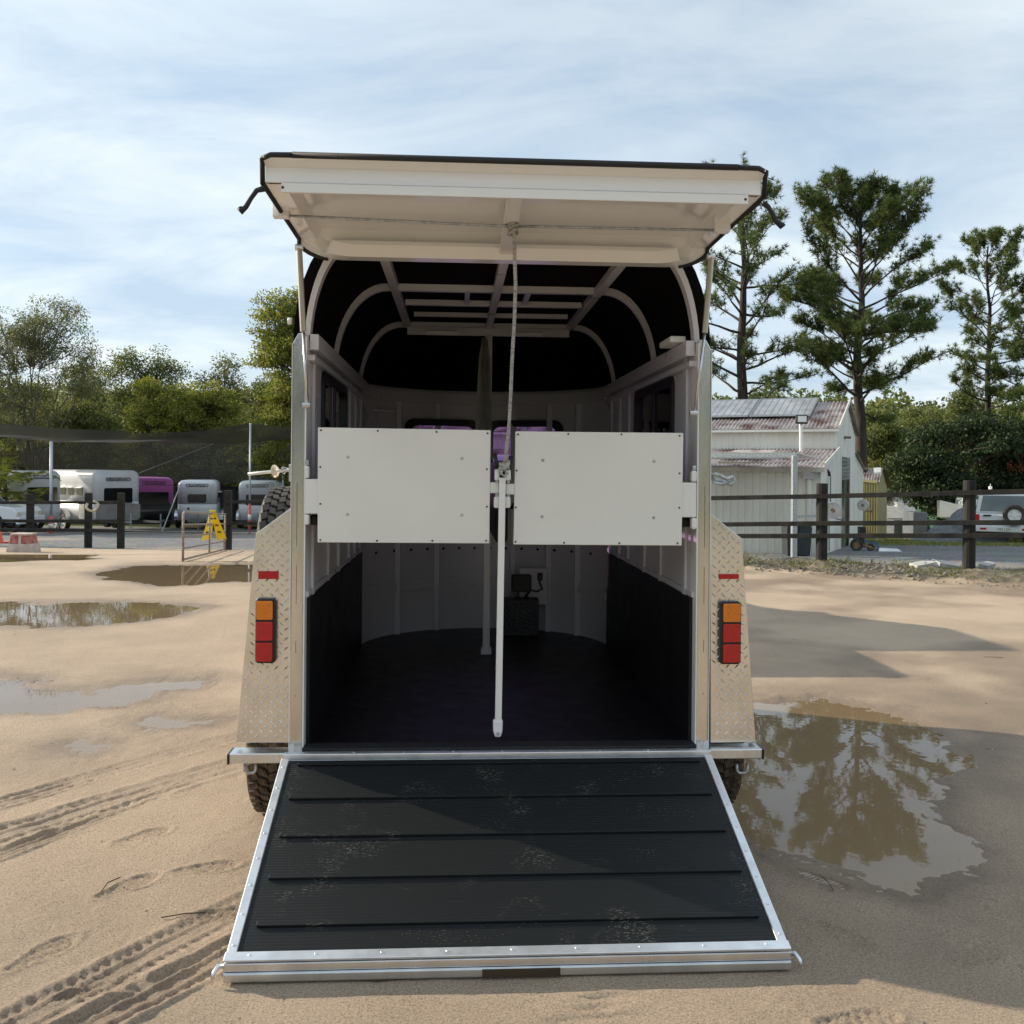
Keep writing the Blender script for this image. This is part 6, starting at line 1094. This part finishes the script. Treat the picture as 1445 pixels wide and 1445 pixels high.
def broad(seed, ell, ncl=130, H=10, crad=(0.45, 0.85), nleaf=170, ll=0.16, lw=0.055, r0=0.22, fork=0.28, droop=0.25, tight=0.45, nlimb=8, wisp=0.0):
    """ell: list of (x, y, z, rx, ry, rz, weight) in metres"""
    r = np.random.default_rng(seed); segs = []; E = np.array(ell, float); wt = E[:, 6] / E[:, 6].sum(); ch = r.choice(len(E), ncl, p=wt); d = rdir(r, ncl); rad = r.uniform(0.12, 1, ncl) ** tight; C_ = E[ch, :3] + d * rad[:, None] * E[ch, 3:6]
    C_[:, 2] = np.maximum(C_[:, 2], fork * H * 0.55); f0 = np.array([r.normal(0, .15), r.normal(0, .15), H * fork])
    tz = np.linspace(0, 1, 5)
    for i in range(4): segs.append((f0 * tz[i], f0 * tz[i + 1], r0 * (1.2 - .4 * tz[i]), r0 * (1.2 - .4 * tz[i + 1])))
    hubs = C_[r.choice(ncl, nlimb, replace=False)] * 0.72 + f0 * 0.28
    def curve(a, b, ra, rb, n, jit):
        pts = [a]; mid = (a + b) / 2 + np.array([0, 0, -0.0]) + r.normal(0, jit, 3); mid[:2] = mid[:2] * 1.0 + (b[:2] - a[:2]) * -0.12
        for k in range(1, n + 1): t = k / n; pts.append((1 - t) ** 2 * a + 2 * t * (1 - t) * mid + t * t * b + r.normal(0, jit * .12, 3) * (k < n))
        for k in range(n): segs.append((pts[k], pts[k + 1], ra + (rb - ra) * k / n, ra + (rb - ra) * (k + 1) / n))
        return pts
    limbs = [curve(f0, h_, r0 * .55, r0 * .2, 6, 0.35) for h_ in hubs]; LP = np.array([p for l2 in limbs for p in l2[2:]])
    for c in C_:
        dd = np.linalg.norm(LP - c, axis=1) + np.maximum(0, LP[:, 2] - c[2]) * 1.5; q = LP[np.argmin(dd)]; curve(q, c, r0 * .13, 0.012, 4, 0.2)
    sz = r.uniform(*crad, ncl); n = (nleaf * (sz / np.mean(crad)) ** 2).astype(int); I = np.repeat(np.arange(ncl), n); m = len(I); dl = rdir(r, m); rr = r.uniform(0, 1, m) ** 0.45; off = dl * (rr * sz[I])[:, None]; off[:, 2] *= 0.72
    off[:, 2] = np.where(off[:, 2] < 0, off[:, 2] * (0.55 + wisp), off[:, 2]); P0 = C_[I] + off
    D0 = dl * .5 + rdir(r, m) * .8 + np.array([0, 0, -droop]); D0 /= np.linalg.norm(D0, axis=1, keepdims=True); V1, F1 = leaves(P0, D0, ll * r.uniform(.6, 1.25, m), lw * r.uniform(.7, 1.3, m), r); V2, F2 = tubes_np(segs, 5); return (V1, F1), (V2, F2)
def make_tree(name, label, cat, b, data, lm, bm__, grp=None, rz=0, sc=1):
    (V1, F1), (V2, F2) = data; o = thing(name, label, cat, b, rz, grp); o.scale = (sc,) * 3; link('trunk', np_mesh('trunk', V2, F2, M[bm__], 4), o); link('crown', np_mesh('leaves', V1, F1, M[lm], 4), o); return o
GL = 'trees beyond the parked horse trailers'
def tr_at(px, D, dz=0.1): b = at(px, D); b.z -= dz; return b
# big gum, left
Hh = P(55, 395, 50).z - tr_at(55, 50).z
e1_ = [(-1.6, 0, Hh * .72, 2.4, 2.0, 2.6, 1.2), (0.6, 0, Hh * .80, 1.9, 1.8, 2.0, 1.1), (2.2, 0, Hh * .62, 1.6, 1.6, 1.8, .8), (-.4, 0, Hh * .42, 3.0, 2.4, 2.0, 1), (-3.2, 0, Hh * .55, 1.8, 1.8, 2.6, .7)]
make_tree('gum_tree', 'tallest grey-green gum tree with fine upright branches at far left', 'tree', tr_at(50, 50), broad(101, e1_, 260, Hh, (0.35, 0.75), 105, 0.17, 0.05, 0.13, 0.16, 0.5, .5, 16, .5), 'leaf_gum', 'bark_gum', GL)
def ytree(name, label, px, D, ytop, wpx, seed, lm, bk, H_el=None, **kw):
    b = tr_at(px, D); H = P(px, ytop, D).z - b.z; hw_ = wpx / 2 * D / F; r = np.random.default_rng(seed + 5)
    el = [(0, 0, H * .62, hw_ * .95, hw_ * .8, H * .34, 1.4), (-hw_ * .35, 0, H * .80, hw_ * .5, hw_ * .5, H * .18, .7), (hw_ * .3, 0, H * .76, hw_ * .55, hw_ * .5, H * .17, .7), (hw_ * .5, 0, H * .42, hw_ * .6, hw_ * .6, H * .22, .6), (-hw_ * .5, 0, H * .40, hw_ * .6, hw_ * .6, H * .22, .6)]
    el = [(a[0] + r.normal(0, .1) * hw_, 0, a[2], a[3], a[4], a[5], a[6]) for a in el]
    return make_tree(name, label, 'tree', b, broad(seed, el, H=H, **kw), lm, bk, GL)
ytree('gum_tree', 'rounded gum tree with russet tips right of the tallest one', 208, 58, 480, 130, 111, 'leaf_olive', 'bark_dark', ncl=130, nleaf=130, ll=0.2, lw=0.07, crad=(.5, .95), wisp=.3)
ytree('gum_tree', 'dark gum tree filling the gap behind the tallest gum', 132, 62, 505, 140, 112, 'leaf_olive', 'bark_dark', ncl=120, nleaf=130, ll=0.22, lw=0.08, crad=(.5, 1.0))
ytree('leafy_tree', 'bright yellow-green bushy tree above the middle of the shade sail', 228, 50, 533, 120, 113, 'leaf_bright', 'bark_dark', ncl=190, nleaf=150, ll=0.13, lw=0.07, crad=(.32, .6), droop=.0, tight=.3)
ytree('leafy_tree', 'bright yellow-green tree nearer the silver trailer', 300, 50, 528, 110, 114, 'leaf_bright', 'bark_dark', ncl=180, nleaf=150, ll=0.13, lw=0.07, crad=(.32, .6), droop=.0, tight=.3)
ytree('gum_tree', 'small open gum tree with pale leaves behind the bushy trees', 322, 57, 493, 90, 115, 'leaf_gum', 'bark_gum', ncl=70, nleaf=110, ll=0.2, lw=0.07, wisp=.3)
ytree('gum_tree', 'tall green gum tree close to the left edge of the silver trailer', 418, 44, 392, 120, 116, 'leaf_bright', 'bark_gum', ncl=260, nleaf=190, ll=0.16, lw=0.07, crad=(.35, .75))
ytree('gum_tree', 'dark green tree between the bushy trees and the silver trailer', 382, 53, 520, 90, 117, 'leaf_olive', 'bark_dark', ncl=90, nleaf=150, ll=0.18, lw=0.07)
ytree('gum_tree', 'dense dark tree low at the far left', 10, 56, 520, 150, 118, 'leaf_olive', 'bark_dark', ncl=120, nleaf=150, ll=0.2, lw=0.08)
ytree('leafy_tree', 'low olive tree under the tallest gum', 118, 52, 560, 120, 119, 'leaf_olive', 'bark_dark', ncl=90, nleaf=170, ll=0.17, lw=0.08)
# shared small tree meshes for the back rows
VAR = []
for i, lm in enumerate(('leaf_olive', 'leaf_gum', 'leaf_bright', 'leaf_olive')):
    hw_ = 2.6; H = 7.5; el = [(0, 0, H * .62, hw_, hw_, H * .3, 1.4), (-1.2, .3, H * .8, 1.4, 1.4, 1.2, .7), (1.1, -.5, H * .76, 1.4, 1.4, 1.3, .7), (1.4, 0, H * .36, 1.5, 1.5, 2.0, .7), (-1.4, 0, H * .34, 1.5, 1.5, 2.0, .7)]
    (V1, F1), (V2, F2) = broad(200 + i, el, 85, H, (0.55, 1.0), 115, 0.24, 0.11, 0.16, .22)
    VAR.append((np_mesh('leaves', V1, F1, M[lm], 4), np_mesh('trunk', V2, F2, M['bark_dark'], 4)))
def back_tree(px, D, H, i, label, grp, sc=None):
    b = tr_at(px, D); o = thing('background_tree', label, 'tree', b, rng.uniform(0, 6.28), grp); k = H / 7.5; o.scale = (k * rng.uniform(.9, 1.2), k * rng.uniform(.9, 1.2), k); link('crown', VAR[i][0], o); link('trunk', VAR[i][1], o); return o
for k in range(26):
    px = -150 + k * 31 + rng.uniform(-8, 8); back_tree(px, 66 + rng.uniform(-4, 5), rng.uniform(6.2, 8.2), k % 4, 'mid-sized tree in the wooded row beyond the parked horse trailers', 'row of trees beyond the parked horse trailers')
for k in range(22):
    px = -140 + k * 32 + rng.uniform(-8, 8); back_tree(px, 54 + rng.uniform(-2, 3), rng.uniform(3.6, 5.0), (k + 1) % 4, 'low shrubby tree seen through the shade sail', 'shrubs seen through the shade sail')
# right: dark spreading tree, hill trees
Hd = P(1380, 585, 38).z - tr_at(1380, 38).z
ed = [(0, 0, Hd * .62, 3.2, 2.4, 1.6, 1.6), (-1.9, -.4, Hd * .48, 1.5, 1.4, 1.2, .8), (1.9, 0, Hd * .6, 1.8, 1.8, 1.7, .8), (0.4, 0, Hd * .85, 1.9, 1.6, .8, .6), (-.8, -.3, Hd * .35, 2.0, 1.4, .9, .6), (4.0, 0, Hd * .55, 2.0, 1.8, 1.8, .6)]
make_tree('shade_tree', 'dark spreading tree overhanging the tarpaulin and white four wheel drive', 'tree', tr_at(1372, 38), broad(301, ed, 200, Hd, (.4, .8), 190, .15, .09, .2, .25, .3), 'leaf_dark', 'bark_dark')
ytree('gum_tree', 'rounded gum standing on the skyline left of the slender pine', 1365, 75, 545, 62, 302, 'leaf_olive', 'bark_dark', ncl=80, nleaf=150, ll=.24, lw=.11)
ytree('gum_tree', 'low grey-green tree showing above the solar panels', 1085, 45, 534, 60, 303, 'leaf_gum', 'bark_dark', ncl=60, nleaf=140, ll=.16, lw=.06)
ytree('gum_tree', 'green tree just right of the cream shed gable behind the pines', 1250, 48, 585, 90, 304, 'leaf_olive', 'bark_dark', ncl=80, nleaf=170, ll=.18, lw=.08)
ytree('shrub', 'russet shrub at the right edge beyond the four wheel drive', 1440, 37, 612, 18, 305, 'frond_red', 'bark_dark', ncl=9, nleaf=40, ll=.2, lw=.05, crad=(.2, .4))
for k in range(44):
    row = k % 4; D = (62, 78, 98, 125)[row] + rng.uniform(-5, 5); px = 560 + (k // 4) * 95 + row * 24 + rng.uniform(-14, 14)
    back_tree(px, D, rng.uniform(5.4, 7.0) * (1 + .14 * row), k % 4 if row else (0, 3)[k % 2], 'bushy tree on the wooded slope beyond the sheds', 'trees on the slope beyond the sheds')
# far forest as one mass
(V1, F1) = (np.zeros((0, 3)), None); r = np.random.default_rng(77); pts = []
for k in range(620):
    D = r.uniform(135, 330); X = r.uniform(-0.62, 0.75) * D; b = CD(X, D, 0); z0 = Zt(b); hh = r.uniform(7, 12); n = 230; d = rdir(r, n); pts.append(np.array([b.x, b.y, z0 + hh * .55]) + d * np.array([3.6, 3.6, hh * .5]) * (r.uniform(.5, 1, n) ** .4)[:, None])
pts = np.concatenate(pts); D0 = rdir(r, len(pts)); V1, F1 = leaves(pts, D0, np.full(len(pts), 0.85), np.full(len(pts), 0.6), r)
link('far_forest', np_mesh('far_forest', V1, F1, M['leaf_olive'], 4), kind='stuff', label='far wooded hills along the horizon', cat='forest')
# trees and scrub behind the viewer, mirrored in the polished metal
for k in range(16):
    a = R(180 + (k - 7.5) * 11); D = 26 + rng.uniform(-3, 4); b = CAM + Vector((math.sin(a) * D, math.cos(a) * D, 0)); o = thing('background_tree', 'tree standing behind the photographer, outside the view', 'tree', (b.x, b.y, -0.1), rng.uniform(0, 6), 'trees behind the photographer'); o.scale = (1, 1, rng.uniform(.75, 1.05)); link('crown', VAR[k % 4][0], o); link('trunk', VAR[k % 4][1], o)
# palm-like shrub at left edge
pf = at(6, 28); PS = thing('palm_shrub', 'yellow-green palm-like shrub at the left edge behind the utility vehicle', 'shrub', tr_at(6, 34.2)); r = np.random.default_rng(9); V_ = []; Fv = []
for k in range(46):
    az = r.uniform(0, 6.28); el_ = r.uniform(0.2, 1.35); ln = r.uniform(.9, 1.6); base = np.array([r.normal(0, .35), r.normal(0, .35), r.uniform(.5, 2.2)]); d = np.array([math.cos(az) * math.cos(el_), math.sin(az) * math.cos(el_), math.sin(el_)])
    m = 26; t = np.linspace(.1, 1, m); sp_ = base + d * (t * ln)[:, None] + np.array([0, 0, -1]) * (t ** 2 * .45 * ln)[:, None]; sd = np.cross(d, [0, 0, 1]); sd /= np.linalg.norm(sd)
    for s in (-1, 1):
        Dd = sd * s * .8 + d * .6 + np.array([0, 0, -.25]); Dd = np.tile(Dd / np.linalg.norm(Dd), (m, 1)) + r.normal(0, .08, (m, 3)); a_, b_ = leaves(sp_, Dd, .34 * np.sin(t * 3) + .05, np.full(m, .045), r); Fv.append(b_ + sum(len(q) for q in V_)); V_.append(a_)
link('fronds', np_mesh('fronds', np.concatenate(V_), np.concatenate(Fv), M['leaf_palm'], 4), PS)
MB().tube([(0, 0, -.1), (0.05, 0, 1), (0, .05, 2.2)], [.12, .09, .05], 8).build('stem', M['bark_dark'], PS)
# grass tufts: along the bank, by the far gravel edge
r = np.random.default_rng(55); n_ = 5200; u = r.uniform(-1.5, 14, n_); q = r.normal(0.15, 0.4, n_); keep = fbm(u, q, 1.3, 3, 88) > 0.02; u, q = u[keep], q[keep]; X = fa[0] + fd[0] * u + fn[0] * q; D = fa[1] + fd[1] * u + fn[1] * q
g1 = np.stack([CAM.x + RGT.x * X + FWD.x * D, CAM.y + RGT.y * X + FWD.y * D, 0.085 + 0 * X], 1); Dn = r.uniform(28, 40, 9000); Xn = Dn * r.uniform(.33, .62, 9000); g2 = np.stack([CAM.x + RGT.x * Xn + FWD.x * Dn, CAM.y + RGT.y * Xn + FWD.y * Dn, 0 * Xn], 1); g2[:, 2] = terr(g2[:, 0], g2[:, 1]) - .01
gg = np.concatenate([g1, g2]); K = 3; P0 = np.repeat(gg, K, 0) + np.concatenate([r.normal(0, .02, (len(gg) * K, 2)), np.zeros((len(gg) * K, 1))], 1); Dd = rdir(r, len(P0)) * .6; Dd[:, 2] = 1; Dd /= np.linalg.norm(Dd, axis=1, keepdims=True); V1, F1 = blades(P0, Dd, r.uniform(.03, .10, len(P0)), r.uniform(.006, .016, len(P0)), r)
link('grass', np_mesh('grass', V1, F1, M['grass'], 3), kind='stuff', label='sparse grass along the dirt bank and the verge', cat='grass')
print('tris', sum(len(o.data.loops) - 2 * len(o.data.polygons) for o in bpy.data.objects if o.type == 'MESH'), 'unique', sum(len(m.loops) - 2 * len(m.polygons) for m in bpy.data.meshes))
